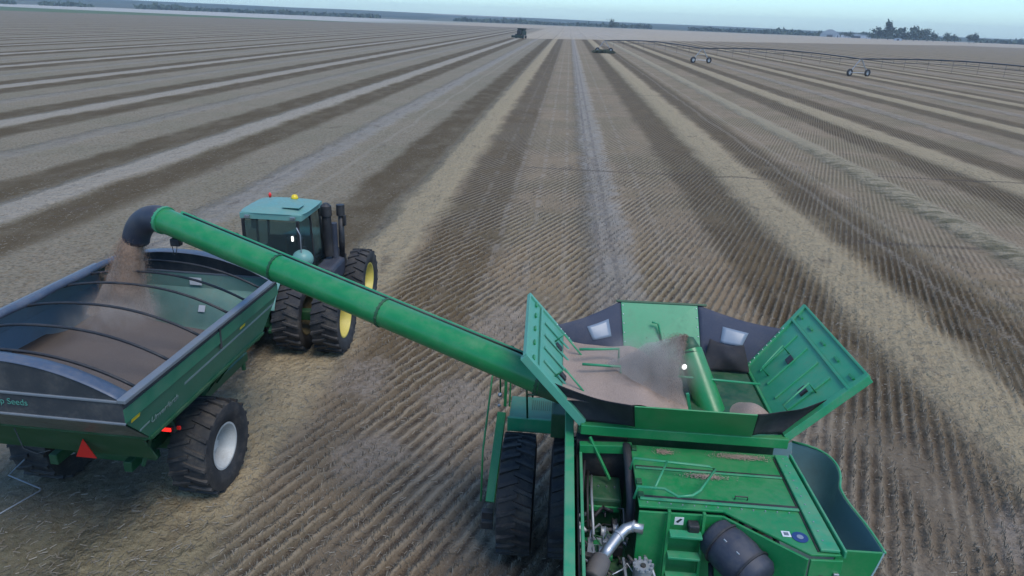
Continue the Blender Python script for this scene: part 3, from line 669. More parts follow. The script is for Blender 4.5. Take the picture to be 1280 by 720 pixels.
cs = MB().tube([(1.17, 6.44, 2.74), (1.17, 6.44, 2.93)], [.105, .105], 24)
rs = obj('reservoir', cs, 'zinc', cb, auto=30)
for k in range(10): 
    a = 2 * PI * k / 10; obj('cap_lug', MB().box((1.17 + .10 * math.cos(a) - .014, 6.44 + .10 * math.sin(a) - .014, 2.93), (1.17 + .10 * math.cos(a) + .014, 6.44 + .10 * math.sin(a) + .014, 2.965)), 'zinc', rs)
obj('cap', MB().tube([(1.17, 6.44, 2.931), (1.17, 6.44, 2.95)], .03, 12), 'black', rs)
b = MB().box((.50, 5.2, 2.95), (.98, 6.06, 3.02)); obj('lower_cover', b, 'green', cb, bevel=.015)
# left of the tank: beam and struts behind the auger
b = MB().bar((.46, 7.98, 3.40), (1.12, 7.98, 3.44), .10, .12).bar((.58, 8.0, 3.55), (.86, 7.75, 3.1), .035); obj('cross_beam', b, 'green', cb, bevel=.008)
# landing, rails and ladder left of the cab
b = MB().box((-.62, 10.72, 2.06), (.42, 11.5, 2.12)); pl = obj('landing', b, 'grit', cb, bevel=.01)
for k in range(16): obj('tread_slot', MB().box((-.24 + k * .038, 11.05, 2.122), (-.228 + k * .038, 11.38, 2.126)), 'dgreen', pl)
b = MB().box((-.64, 10.66, 1.90), (.42, 10.72, 2.16)); obj('landing_edge', b, 'lgreen', pl, bevel=.01)
b = MB().box((.10, 10.30, 2.05), (.34, 10.70, 2.50)); obj('filter_housing', b, 'dgreen', cb, bevel=.02)
hr = MB().tube([(-.30, 10.70, 2.1), (-.36, 10.72, 3.05), (.12, 10.72, 3.05), (.22, 10.70, 2.1)], .018, 8).tube([(-.34, 10.71, 2.6), (.17, 10.71, 2.6)], .014, 8)
obj('handrail', hr, 'dgreen', cb, smooth=True)
hr = MB().tube([(-.25, 11.5, 2.1), (-.25, 11.5, 2.95), (.1, 11.5, 2.98), (.25, 11.5, 2.6)], .018, 8); obj('handrail', hr, 'black', cb, smooth=True)
b = MB().bar((-.83, 9.95, .95), (-.76, 11.0, 2.05), .15, .12); ldr = obj('boarding_ladder', b, 'green', cb, bevel=.01)
obj('bottom_step', MB().box((-.95, 9.74, .76), (-.76, 9.86, .90)).box((-.95, 9.74, .56), (-.76, 9.86, .70)), 'black', ldr, bevel=.01)
hr = MB().tube([(-.98, 9.9, 1.0), (-.98, 10.0, 1.9), (-.92, 11.1, 3.1), (-.85, 11.3, 3.15), (-.82, 11.3, 2.2)], .016, 8); obj('handrail', hr, 'green', cb, smooth=True)
hr = MB().bar((-.72, 11.15, 2.1), (-.72, 11.2, 3.2), .05).bar((-.64, 11.15, 2.1), (-.64, 11.2, 3.2), .03); obj('ladder_post', hr, 'green', cb, bevel=.005)
b = MB().ball((-.80, 10.9, 2.45), .04, 6).ball((-.80, 10.8, 2.3), .03, 6); obj('side_lamp', b, 'steel', cb, smooth=True)
# flared right side shield: rim with a wavy outer edge
def shieldfn(u, v):
    y_ = 9.05 - 2.15 * u
    xo = 3.83 - .34 * math.exp(-u / .05) + .10 * math.sin(PI * min(1, u * 2.2)) - .07 * math.exp(-((u - .55) / .2) ** 2) + .10 * u
    zt = 3.06 - .07 * u
    top = Vector((xo, y_, zt)); foot = Vector((3.30 + .05 * u, y_, 2.05 - .35 * u))
    k = v; p = foot.lerp(top, k); p.x += .16 * math.sin(PI * k) * (1 - .3 * u) ; return p
sh = obj('side_shield_open', MB().grid(shieldfn, 30, 12, .02), 'shield', cb, smooth=True, auto=50)
sh['label'] = 'flared right side shield with wavy pale edge'
obj('shield_edge', MB().tube([shieldfn(i / 30, 1) for i in range(31)], .018, 8), 'lgreen', sh, smooth=True)
obj('shield_rear', MB().slab([shieldfn(1, 1), shieldfn(1, .5), shieldfn(1, 0), Vector((3.16, 6.9, 1.7)), Vector((3.42, 6.9, 2.98))], .03), 'green', sh, bevel=.01)
def fr(v): p = shieldfn(0, v); return p
obj('shield_front', MB().slab([Vector((3.2, 9.05, 2.9)), Vector((3.2, 9.05, 2.0)), fr(0), fr(.5), fr(1)], .02), 'shield', sh, bevel=.006)
# dry leaves caught in the shield
b = MB()
for k in range(40):
    c_ = Vector((3.62 + random.gauss(0, .05), 8.3 + random.gauss(0, .16), 2.52 + random.gauss(0, .04))); b.tube([c_, c_ + Vector((random.uniform(-.05, .05), random.uniform(-.07, .07), random.uniform(-.02, .05)))], [.012, .004], 4)
obj('drive_chain', b, 'dgreen', sh)

# unloading auger
AB = Vector((.06, 9.42, 3.52)); AT = Vector((-7.16, 12.25, 4.82)); AD = (AT - AB).normalized(); RAD = .23
ua = obj('unloading_auger', MB().tube([AB, AT], RAD, 40), 'green', cb, auto=40)
ELB = [AB + Vector((.86, -.30, -.9)), AB + Vector((.80, -.28, -.4)), AB + Vector((.60, -.21, -.12)), AB + Vector((.26, -.09, -.02)), AB + AD * .12]
obj('auger_elbow', MB().tube(ELB, [.27, .27, .265, .255, .245], 32), 'dgreen', ua, smooth=True)
for t in (.02, .38, .66):
    p = AB + (AT - AB) * t
    sx = AD.cross(Vector((0, 0, 1))).normalized(); sz = sx.cross(AD)
    fm = MB().tube([p - AD * .02, p + AD * .02], RAD + .014, 40)
    for k in range(18):
        a = 2 * PI * k / 18; q = p + (sx * math.cos(a) + sz * math.sin(a)) * (RAD + .010); fm.tube([q - AD * .032, q + AD * .032], .008, 6)
    obj('flange', fm, 'dgreen', ua, auto=30)
sx = AD.cross(Vector((0, 0, 1))).normalized(); sz = sx.cross(AD)
upv = (sz * .96 + sx * -.2).normalized()
fwd = sx if sx.y > 0 else -sx
ed = (sz * .72 + fwd * .69).normalized(); ed2 = (sz * .86 + fwd * .50).normalized()
b = MB().bar(AB + AD * .3 + ed * (RAD + .025), AT - AD * .25 + ed * (RAD + .025), .075, .06, up=ed); obj('hose_guard', b, 'lgreen', ua, bevel=.01)
b = MB().tube([AB + AD * .25 + ed2 * (RAD + .012), AT - AD * .35 + ed2 * (RAD + .012)], .017, 8)
for t in (.2, .5, .8):
    pass
obj('hydraulic_line', b, 'black', ua, smooth=True)
for t in (.1, .24, .52, .8, .93):
    p = AB + (AT - AB) * t; obj('bracket', MB().bar(p + ed * (RAD - .01), p + ed * (RAD + .07), .05, .05, up=AD), 'dgreen', ua, bevel=.006)
# rubber spout
def spout():
    pts = []; rs = []
    n = 14
    for i in range(n + 1):
        t = i / n; ang = t * R(70)
        d = (AD * math.cos(ang) + Vector((0, 0, -1)) * math.sin(ang)); 
        pts.append((AT if not pts else pts[-1] + d * .082)); rs.append(RAD * (1.06 - .02 * t))
    o = obj('spout', MB().tube(pts, rs, 36, cap=False), 'spout', ua, auto=40)
    s_ = o.modifiers.new('shell', 'SOLIDIFY'); s_.thickness = .012
    fm = MB().tube([AT - AD * .03, AT + AD * .02], RAD + .03, 40)
    for k in range(16):
        a = 2 * PI * k / 16; fm.ball(AT + AD * .035 + (sx * math.cos(a) + sz * math.sin(a)) * (RAD * 1.07), .014, 4)
    obj('flange', fm, 'lgreen', ua, auto=30)
    return pts[-1]
SPE = spout()
b = MB().box((-6.98, 12.02, 4.40), (-6.80, 12.16, 4.54)); l_ = obj('auger_lamp', b, 'black', ua, bevel=.02)
obj('lamp_wire', MB().tube([(-6.96, 12.05, 4.42), (-6.92, 12.02, 4.24), (-6.88, 12.02, 4.26), (-6.86, 12.05, 4.42)], .008, 6), 'black', l_)

# grain in the tank and the fountain from the loading auger
def tankgrain(u, v):
    x_ = .20 + 2.86 * u; y_ = 8.10 + 2.0 * v
    z_ = 3.98 - .42 * sst(x_, 1.15, 2.1) + .30 * math.exp(-((x_ - 2.72) / .28) ** 2 - ((y_ - 8.5) / .45) ** 2) + .10 * math.exp(-((x_ - 1.5) / .4) ** 2 - ((y_ - 8.8) / .5) ** 2)
    z_ += .02 * math.sin(7 * x_ + 3 * y_) + .03 * (float(vnoise(np.array(x_ * 4), np.array(y_ * 4), 3)) - .5)
    z_ -= .10 * sst(y_, 9.5, 10.1) 
    edge = .50 - (z_ - 3.70) * .86 / .85 + .015
    if x_ < edge: z_ = 3.70 + (.50 - x_ + .015) * .85 / .86 * 1.0
    return (x_, y_, z_)
tag(obj('grain_heap', MB().grid(tankgrain, 70, 50), 'grain', None, smooth=True), 'pinkish tan grain heaped in the open tank of the combine', 'grain', kind='stuff')
def grains(name, paths, n, size, m, label, spread):
    """loose kernels scattered round falling paths: list of (points, radii, share)"""
    Cs = []
    for pts, rs, share in paths:
        k = int(n * share); pts = np.array(pts, float); t = rng.random(k) * (len(pts) - 1); i = np.minimum(t.astype(int), len(pts) - 2); f_ = (t - i)[:, None]
        c_ = pts[i] * (1 - f_) + pts[i + 1] * f_; rr = np.array(rs)[i] * (1 - f_[:, 0]) + np.array(rs)[i + 1] * f_[:, 0]
        g_ = rng.normal(0, spread, (k, 3)); Cs.append(c_ + g_ * rr[:, None])
    C = np.concatenate(Cs); A = rng.normal(0, 1, C.shape); A /= np.linalg.norm(A, axis=1)[:, None]; B = np.cross(A, rng.normal(0, 1, C.shape)); B /= np.linalg.norm(B, axis=1)[:, None]
    st = A.copy(); st[:, 2] = st[:, 2] * 2.5
    return quads(name, C, st * size, B * size * .7, M[m], label, 'grain')
AP = (1.90, 9.42, 4.40)
grains('falling_grain', [([AP, (1.7, 9.3, 4.36), (1.45, 9.1, 4.15), (1.3, 8.95, 3.9)], [.04, .10, .22, .34], .5), ([AP, (1.78, 9.15, 4.32), (1.65, 8.85, 4.1), (1.55, 8.65, 3.85)], [.04, .08, .16, .22], .35),
        ], 16000, .0034, 'cgrain', 'grain spraying from the loading auger into the combine tank', .5)
S0 = np.array([SPE.x, SPE.y, SPE.z])
CE = np.array([-8.14, 12.05, 2.86])
path = [S0 + [0, 0, .12], S0 * .75 + CE * .25 + [-.05, 0, .05], S0 * .45 + CE * .55 + [-.03, 0, .02], CE]
grains('falling_grain', [(path, [.12, .20, .28, .42], 1.)], 130000, .0042, 'cgrain', 'stream of grain pouring from the auger spout into the cart', .55)

for c_, ax_, ay_, lb_ in SPILL:
    n = int(4500 * ax_); C = np.array(c_) + np.stack([rng.normal(0, ax_ * .55, n), rng.normal(0, ay_, n), np.abs(rng.normal(0, .004, n))], -1)
    a = rng.random(n) * PI; quads('spilled_grain', C, np.stack([np.cos(a), np.sin(a), a * 0], -1) * .005, np.stack([-np.sin(a), np.cos(a), a * 0 + .4], -1) * .0035, M['grain'], lb_, 'grain')
# solid heart of each jet and the dust around it
def jet(name, pts, rs, m, label, cat='grain', sq=.0):
    pts = [Vector(p) for p in pts]; P2 = []; R2 = []
    for i in range(len(pts) - 1):
        for k in range(6): t = k / 6; P2.append(pts[i].lerp(pts[i + 1], t)); R2.append((rs[i] * (1 - t) + rs[i + 1] * t) * (1 + .03 * math.sin(i * 6 + k * 1.7)))
    P2.append(pts[-1]); R2.append(rs[-1])
    return tag(obj(name, MB().tube(P2, R2, 24), m, None, smooth=True), label, cat, kind='stuff')
def dustmat(name, dens, sc=2.5, lo=.36, hi=.62):
    m = bpy.data.materials.new(name); m.use_nodes = True; nt = m.node_tree; nt.nodes.clear(); g = G(nt)
    ho = nt.nodes.new('ShaderNodeOutputMaterial'); v = nt.nodes.new('ShaderNodeVolumePrincipled'); v.inputs['Color'].default_value = (.94, .80, .68, 1)
    n_ = g.noise(g.coord(), sc, 3, .6, sc=(1, 1, .35)); g.val(v.inputs['Density'], g.mul(g.ss(n_, lo, hi), dens)); nt.links.new(v.outputs[0], ho.inputs['Volume']); return m
def puffmat(r, sq, dens=3.2, sc=2.2):
    m = dustmat('thin_grain_dust', dens, sc); nt = m.node_tree; g = G(nt); v = [n for n in nt.nodes if n.type == 'PRINCIPLED_VOLUME'][0]; src = v.inputs['Density'].links[0].from_socket
    mp = nt.nodes.new('ShaderNodeMapping'); nt.links.new(g.coord(), mp.inputs[0]); mp.inputs[3].default_value = [1 / (r * q) for q in sq]
    ln = nt.nodes.new('ShaderNodeVectorMath'); ln.operation = 'LENGTH'; nt.links.new(mp.outputs[0], ln.inputs[0])
    g.val(v.inputs['Density'], g.mul(src, g.m('POWER', g.ss(ln.outputs['Value'], .95, .05), 1.6))); return m
M['jetdust'] = dustmat('grain_dust', 5.5, 5, .15, .75); M['thindust'] = dustmat('thin_grain_dust', 1.3, 3)
jet('falling_grain', [tuple(S0 + [0, 0, .14]), tuple(path[1]), tuple(path[2]), tuple(CE)], [.19, .19, .22, .32], 'cgrain', 'dense heart of the grain stream below the auger spout')
jet('grain_dust', [tuple(S0 + [0, 0, .02]), tuple(path[1]), tuple(path[2]), tuple(CE + [0, 0, .05])], [.19, .24, .36, .60], 'jetdust', 'brown grain dust wrapping the stream that falls into the cart', 'dust')
jet('grain_dust', [AP, (1.75, 9.25, 4.34), (1.50, 9.05, 4.15), (1.36, 8.95, 3.86)], [.05, .13, .34, .62], 'jetdust', 'brown grain dust round the spray inside the combine tank', 'dust')
def puff(c, r, sq, label): return tag(obj('grain_dust', MB().ball(c, r, 12, sq), puffmat(r, sq), None, c, smooth=True), label, 'dust', kind='stuff')
puff((-7.95, 11.7, 3.15), 1.25, (1, 1.1, .42), 'thin dust cloud hanging over the grain in the cart')
puff((1.42, 9.0, 4.15), 1.05, (1, .85, .5), 'thin dust cloud hanging over the grain in the combine tank')
tag(obj('field_dust', MB().ball((14, 392, 2.5), 42, 12, (1, .45, .10)), puffmat(42, (1, .45, .10), .045, .05), None, (14, 392, 2.5), smooth=True), 'pale dust drifting low beside the distant combine', 'dust', kind='stuff')
# ================================================================= GRAIN CART
CT = (-7.68, 11.15, 0); CA = R(-1.9)
ct = root('grain_cart', CT, CA, world=False, label='green grain cart on two big tyres with its tarp open on hoops', cat='grain cart')
XB, YR, YF, ZR = 1.94, -2.76, 2.39, 3.35
def ringpts(x, y0, y1, z): return [(-x, y0, z), (x, y0, z), (x, y1, z), (-x, y1, z)]
def loft(rings, flip=False):
    b = MB(); vs = [v for r_ in rings for v in r_]; fs = []
    for i in range(len(rings) - 1):
        for k in range(4): fs.append((i * 4 + k, i * 4 + (k + 1) % 4, (i + 1) * 4 + (k + 1) % 4, (i + 1) * 4 + k))
    return b.add(vs, fs)
band = obj('upper_band', loft([ringpts(XB, YR, YF, ZR), ringpts(XB + .005, YR - .005, YF + .005, 3.02)]), 'band', ct)
for s_ in (-1, 1): obj('side_wall', MB().box((s_ * (XB + .004), YR - .002, 3.01), (s_ * (XB + .014), YF + .002, 3.23)), 'teal', ct)
body = obj('box_body', loft([ringpts(XB - .004, YR + .004, YF - .004, 3.02), ringpts(1.76, -2.02, 1.95, 2.32), ringpts(.55, -.9, .9, 1.15)]), 'teal', ct)
obj('liner', loft([ringpts(XB - .03, YR + .03, YF - .03, ZR), ringpts(XB - .03, YR + .03, YF - .03, 3.03), ringpts(1.73, -1.99, 1.92, 2.34), ringpts(.6, -.9, .9, 1.3)]), 'liner', ct)
obj('rear_panel', MB().slab([(-1.91, YR - .006, 2.99), (1.91, YR - .006, 2.99), (1.755, -2.065, 2.335), (-1.755, -2.065, 2.335)], -.008 if False else .008), 'cgrey', ct, bevel=.003)  # overlay on the rear slope, its ground reflection painted as grey
obj('seam_strip', MB().box((-XB - .02, YR - .03, 2.995), (XB + .02, YR + .0, 3.03)), 'rail', ct, bevel=.008)
obj('top_rail', MB().box((XB - .06, YR - .02, ZR - .02), (XB + .07, YF + .02, ZR + .045)), 'rail', ct, bevel=.012)
obj('top_rail', MB().box((-XB - .07, YR - .02, ZR - .02), (-XB + .06, YF + .02, ZR + .045)), 'rail', ct, bevel=.012)
obj('end_rail', MB().box((-XB + .06, YR - .02, ZR - .02), (XB - .06, YR + .04, ZR + .02)), 'rail', ct, bevel=.01)
obj('end_rail', MB().box((-XB + .06, YF - .04, ZR - .02), (XB - .06, YF + .02, ZR + .02)), 'rail', ct, bevel=.01)
# diagonal stripe and bolts on the right side, lower hem
def side_pt(y, t): # right lower panel between z 3.02 and 2.32
    return Vector((XB - .004 + (1.76 - XB + .004) * t + .006, (y), 3.02 + (2.32 - 3.02) * t))
sn = Vector((.70, 0, -.18)).normalized()
def stripe(y0, y1, t0, t1, wd, m, nm):
    vs = [side_pt(y0, t0), side_pt(y1, t1), side_pt(y1, t1 + wd), side_pt(y0, t0 + wd)]
    obj(nm, MB().slab(vs, .004), m, ct)
stripe(-1.15, 2.28, .30, .22, .07, 'sletter', 'silver_stripe')
stripe(-2.35, -2.1, .52, .50, .05, 'sletter', 'silver_stripe')
lettering('Unverferth', .17, frame(side_pt(-2.08, .60) + sn * .012, (0, 1, .02), (.18, 0, .70)), 'sletter', ct)
lettering('Kamp Seeds', .135, frame((-.13, YR - .016, 3.17), (1, 0, 0), (0, 0, 1)), 'letter', ct)
obj('reflector', MB().slab([side_pt(-2.60, .04), side_pt(-2.40, .04), side_pt(-2.40, .13), side_pt(-2.60, .13)], .008), 'amber', ct)
obj('reflector', MB().slab([side_pt(.75, .08), side_pt(.95, .08), side_pt(.95, .15), side_pt(.75, .15)], .008), 'amber', ct)
obj('hem', MB().bar((1.77, -2.02, 2.31), (1.77, 1.95, 2.31), .05, .06), 'dgreen', ct, bevel=.01)
obj('hem', MB().bar((-1.77, -2.02, 2.31), (1.77, -2.02, 2.31), .05, .06), 'dgreen', ct, bevel=.01)
obj('gusset', MB().box((XB - .01, -.05, 2.9), (XB + .02, 0, 3.3)), 'band', ct)
# hoops that carry the tarp
def arch(y, h, n=20, x0=-XB + .02, x1=XB - .05): return [(x0 + (x1 - x0) * i / n, y, ZR + .02 + h * (1 - abs(2 * i / n - 1) ** 2.2)) for i in range(n + 1)]
for y in (-2.35, -1.48, -.55, .45, 1.10, 1.75):
    obj('tarp_hoop', MB().tube(arch(y, .42), .024, 8), 'black', ct, smooth=True)
# end caps: curved boards between rail and first hoop
def cap(y0, s):
    b = MB(); a = arch(y0, .46); n = len(a)
    b.add([(p[0], y0, ZR + .01) for p in a] + a + [(p[0], y0 - s * .015, ZR + .01) for p in a] + [(p[0], y0 - s * .015, p[2]) for p in a],
          [(i, i + 1, n + i + 1, n + i) for i in range(n - 1)] + [(2 * n + i, 3 * n + i, 3 * n + i + 1, 2 * n + i + 1) for i in range(n - 1)] + [(n + i, n + i + 1, 3 * n + i + 1, 3 * n + i) for i in range(n - 1)])
    c_ = obj('end_cap', b, 'band', ct)
    def lip(u, v): 
        i = u * (n - 1); k = min(int(i), n - 2); f_ = i - k; p = Vector(a[k]).lerp(Vector(a[k + 1]), f_); return (p.x, y0 - s * .03 + s * .24 * v, p.z + .012)
    obj('cap_hood', MB().grid(lip, 30, 3, .01), 'tarp', c_, smooth=True)
cap(YR + .02, 1); cap(YF - .02, -1)
# tarp rolled to the left side
def tarpf(u, v):
    y = YR + .2 + (YF - YR - .4) * u; t = .20 * v
    i = t; x = -XB - .03 + (2 * XB) * i; z = ZR + .04 + .44 * (1 - abs(2 * i - 1) ** 2.2) + .012 * math.sin(24 * u) * v
    return (x, y, z)
tp = obj('tarp', MB().grid(tarpf, 60, 8, .01), 'tarp', ct, smooth=True)
rl = [tarpf(i / 40, 1) for i in range(41)]; obj('tarp_roll', MB().tube([(p[0] + .03, p[1], p[2] + .02) for p in rl], .065, 12), 'tarp', tp, smooth=True)
# inside: label, braces
fn = lambda x, z: (x, YF - .05 - (3.03 - z) * .63 * (z < 3.03), z)
obj('inside_label', MB().slab([(.10, 2.33, 3.10), (.36, 2.33, 3.10), (.36, 2.33, 3.26), (.10, 2.33, 3.26)], .006), 'sticker', ct)
obj('inside_label', MB().slab([(.36, 2.06, 2.62), (.50, 2.06, 2.62), (.50, 2.13, 2.74), (.36, 2.13, 2.74)], .006), 'sticker', ct)
obj('wall_sheen', MB().slab([(-XB + .045, YR + .06, ZR - .03), (-XB + .045, YF - .06, ZR - .03), (-XB + .05, YF - .06, 3.02), (-XB + .05, YR + .06, 3.02)], .006).slab([(-XB + .055, YR + .15, 3.02), (-XB + .055, YF - .1, 3.02), (-1.70, 1.88, 2.36), (-1.70, -1.9, 2.36)], .006), 'skysheen', ct)  # added sheet over the left wall, coloured as its sky reflection
obj('inner_brace', MB().tube([(1.86, .55, 3.0), (1.2, .25, 2.86)], .02, 8).tube([(1.86, .15, 3.0), (1.0, .25, 2.9)], .018, 8), 'band', ct, smooth=True)
# grain in the cart
def cartgrain(u, v):
    x = -1.88 + 3.76 * u; y = -2.7 + 3.9 * v
    z = 3.00 + .26 * math.exp(-((x + .42) / .75) ** 2 - ((y - .65) / .8) ** 2) + .03 * math.sin(2.1 * x + 1.3 * y) - .75 * sst(y, .45, 1.2) - .04 * sst(abs(x), 1.0, 1.9) - .34 * sst(-x, .3, 1.8)
    z += .03 * (float(vnoise(np.array(x * 2.5), np.array(y * 2.5), 8)) - .5)
    lim = XB - .04 - max(0, 3.0 - z) * .28; x = max(-lim, min(lim, x)); return (x, max(y, YR + .04), z)
gh_ = MB().grid(cartgrain, 50, 60); Mt = Matrix.Translation(CT) @ Matrix.Rotation(CA, 4, 'Z')
gh_.v = [tuple(Mt @ Vector(v)) for v in gh_.v]
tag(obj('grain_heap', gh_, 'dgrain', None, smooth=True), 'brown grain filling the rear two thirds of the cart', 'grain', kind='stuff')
# running gear
obj('frame', MB().box((-.75, -1.2, 1.0), (-.6, 3.2, 1.2)).box((.6, -1.2, 1.0), (.75, 3.2, 1.2)).box((-.9, -.75, .95), (.9, -.6, 1.1)), 'dgreen', ct, bevel=.015)
obj('rear_skirt', MB().slab([(-1.5, -1.92, 2.26), (1.5, -1.92, 2.26), (1.47, -1.52, 1.56), (-1.47, -1.52, 1.56)], .04), 'dgreen', ct, bevel=.01)
obj('axle', MB().box((-1.3, -.14, .78), (1.3, .14, 1.06)), 'dgreen', ct, bevel=.02)
for s in (-1, 1):
    obj('axle_strut', MB().bar((s * .95, -.1, 1.0), (s * 1.3, -.9, 2.0), .10).bar((s * .95, .1, 1.0), (s * 1.35, .9, 2.2), .10), 'dgreen', ct, bevel=.01)
    wheel(ct, (s * 1.50, 0, .88), .88, .74, .42, 'white', 20, lug=.035, side=s, dish=-.10)
obj('tongue', MB().bar((-.62, 3.1, 1.1), (0, 4.6, .75), .14, .16).bar((.62, 3.1, 1.1), (0, 4.6, .75), .14, .16).bar((0, 4.5, .75), (0, 5.25, .6), .16), 'dgreen', ct, bevel=.015)
obj('hitch_jack', MB().tube([(.2, 4.0, .3), (.2, 4.0, 1.4)], .05, 10), 'dgreen', ct, auto=30)
obj('sump', MB().box((-.45, -.6, .75), (.45, 1.2, 1.16)), 'dgreen', ct, bevel=.03)
for y in (.9, 1.35, 1.75): obj('side_brace', MB().bar((1.55, y, 2.28), (.75, y, 1.2), .05, .09), 'dgreen', ct, bevel=.006)
# slow vehicle triangle
tri = obj('warning_triangle', MB().slab([(.27, -1.78, 1.66), (.62, -1.78, 1.66), (.44, -1.78, 2.0)], .012), 'redp', ct)
tri['label'] = 'red triangular slow vehicle sign'
obj('lamp_arm', MB().bar((1.0, -1.25, 1.2), (1.18, -1.1, 1.85), .06).bar((1.18, -1.1, 1.85), (1.60, -1.1, 1.88), .06, .05), 'dgreen', ct, bevel=.008)
lm = obj('tail_lamp', MB().box((1.28, -1.16, 1.84), (1.60, -1.12, 1.96)), 'black', ct, bevel=.008)
obj('lens', MB().box((1.34, -1.18, 1.87), (1.54, -1.158, 1.93)), 'redlamp', lm, bevel=.005)
obj('amber_marker', MB().box((1.60, -1.10, 1.87), (1.66, -1.06, 1.93)), 'redp', lm, bevel=.005)
obj('hydraulic_line', MB().tube([(-.55, -1.95, 2.2), (-.52, -1.90, 1.8), (-.4, -1.80, 1.65), (-.2, -1.75, 1.7)], .009, 6), 'boot', ct, smooth=True)
# pole bracket at the rear left
obj('rear_ladder_rail', MB().tube([(-1.4, -1.0, .9), (-1.75, -1.05, .56), (-1.0, -1.24, .50), (-.97, -1.30, .50), (-.99, -1.36, .50), (-1.25, -2.2, .50), (-1.9, -2.3, .5)], .014, 8), 'rail', ct, smooth=True)

# ================================================================= TRACTOR
TX, TY = -7.62, 17.2
tr = root('tractor', (TX, TY, 0), 0, world=True, label='green row crop tractor with dual wheels pulling the grain cart', cat='tractor')
for xx, s in ((1.90, 1), (.90, 1), (-.90, -1), (-1.90, -1)): wheel(tr, (TX + xx, TY, .97), .97, .74, .54, 'yellow' if abs(xx) > 1.5 else 'darkrim', 22, side=s, dish=-.02)
for xx, s in ((1.80, 1), (.86, 1), (-.86, -1), (-1.80, -1)): wheel(tr, (TX + xx, TY + 3.0, .93), .93, .60, .50, 'yellow' if abs(xx) > 1.5 else 'darkrim', 20, side=s, dish=-.02)
T = lambda x, y, z: (TX + x, TY + y, z)
obj('rear_axle', MB().box(T(-1.5, -.13, .84), T(1.5, .13, 1.1)), 'dgreen', tr, bevel=.03)
obj('front_axle', MB().box(T(-1.5, 2.9, .74), T(1.5, 3.1, .98)), 'dgreen', tr, bevel=.03)
obj('chassis', MB().box(T(-.36, -.55, .75), T(.36, 4.3, 1.55)), 'dgreen', tr, bevel=.04)
hd = MB().slab([T(-.48, 2.7, 1.5), T(-.48, 4.5, 1.45), T(-.48, 4.55, 1.9), T(-.48, 4.2, 2.12), T(-.48, 2.7, 2.32)], -.96 if False else .96)
obj('hood', hd, 'tealroof', tr, bevel=.06)
# cab
T0 = T; T = lambda x, y, z: (TX + x, TY + y + .55, z)
cf = MB()
corn = [(-.78, .35), (.78, .35), (.82, 2.05), (-.82, 2.05)]; top = [(-.74, .30), (.74, .30), (.76, 1.98), (-.76, 1.98)]
for (a, c_), (d_, e_) in zip(corn, top): obj('cab_post', MB().bar(T(a, c_, 1.55), T(d_, e_, 3.26), .075, .075), 'black', tr, bevel=.012)
for q_ in (-1, 1): obj('door_post', MB().bar(T(q_ * .80, 1.25, 1.6), T(q_ * .76, 1.2, 3.26), .06), 'black', tr, bevel=.01)
obj('cab_base', MB().box(T(-.80, .32, 1.35), T(.80, 2.08, 1.62)), 'dgreen', tr, bevel=.03)
for nm, q in (('rear_window', [(-.74, .34, 1.64), (.74, .34, 1.64), (.70, .30, 3.22), (-.70, .30, 3.22)]), ('windscreen', [(-.78, 2.05, 1.64), (.78, 2.05, 1.64), (.72, 1.98, 3.22), (-.72, 1.98, 3.22)]),
              ('side_window', [(.80, .40, 1.64), (.82, 2.0, 1.64), (.76, 1.93, 3.22), (.74, .36, 3.22)]), ('side_window', [(-.80, .40, 1.64), (-.82, 2.0, 1.64), (-.76, 1.93, 3.22), (-.74, .36, 3.22)])):
    obj(nm, MB().slab([T(*p) for p in q], .008), 'glass', tr)
def rooff(u, v):
    a = 2 * u - 1; c_ = 2 * v - 1; k = 1 - .10 * (abs(a) ** 4) * (abs(c_) ** 4)
    return T(a * .90 * k, 1.20 + c_ * .88 * k, 3.42 + .13 * (1 - abs(a) ** 3) * (1 - abs(c_) ** 3))
ro = obj('roof', MB().grid(rooff, 24, 24, -.02).box(T(-.84, .34, 3.24), T(.84, 2.06, 3.405)), 'tealroof', tr, auto=50, bevel=.03)
obj('roof_hatch', MB().box(T(.25, .55, 3.53), T(.72, 1.0, 3.56)), 'tealroof', ro, bevel=.015)
obj('beacon', MB().tube([T(.22, 1.6, 3.52), T(.22, 1.6, 3.58), T(.22, 1.6, 3.64), T(.22, 1.6, 3.66)], [.10, .10, .07, .02], 16), 'amber', ro, smooth=True)
obj('beacon', MB().tube([T(-.55, 1.75, 3.5), T(-.55, 1.75, 3.58), T(-.55, 1.75, 3.64)], [.03, .045, .02], 12), 'redp', ro, smooth=True)
for xx in (-.62, .62): obj('work_lamp', MB().box(T(xx - .07, .27, 3.27), T(xx + .07, .34, 3.36)), 'steel', ro, bevel=.01)
obj('white_spot', MB().box(T(.56, .255, 2.70), T(.62, .275, 2.84)), 'worklamp', tr, bevel=.008)  # small glowing white block outside the rear window
st = obj('seat', MB().box(T(-.25, .8, 1.9), T(.25, 1.25, 2.02)), 'black', tr, bevel=.04)
obj('seat_back', MB().box(T(-.25, .68, 1.98), T(.25, .80, 2.72)), 'black', st, bevel=.04)
obj('console', MB().box(T(.32, .9, 1.62), T(.52, 1.5, 2.2)), 'black', tr, bevel=.03)
obj('dashboard', MB().box(T(-.35, 1.6, 1.62), T(.35, 1.85, 2.35)), 'black', tr, bevel=.03)
obj('mirror', MB().box(T(-1.25, 1.9, 2.5), T(-1.05, 1.95, 3.0)).tube([T(-.78, 1.95, 2.9), T(-1.15, 1.93, 2.9)], .015, 6), 'black', tr, bevel=.01)
T = T0
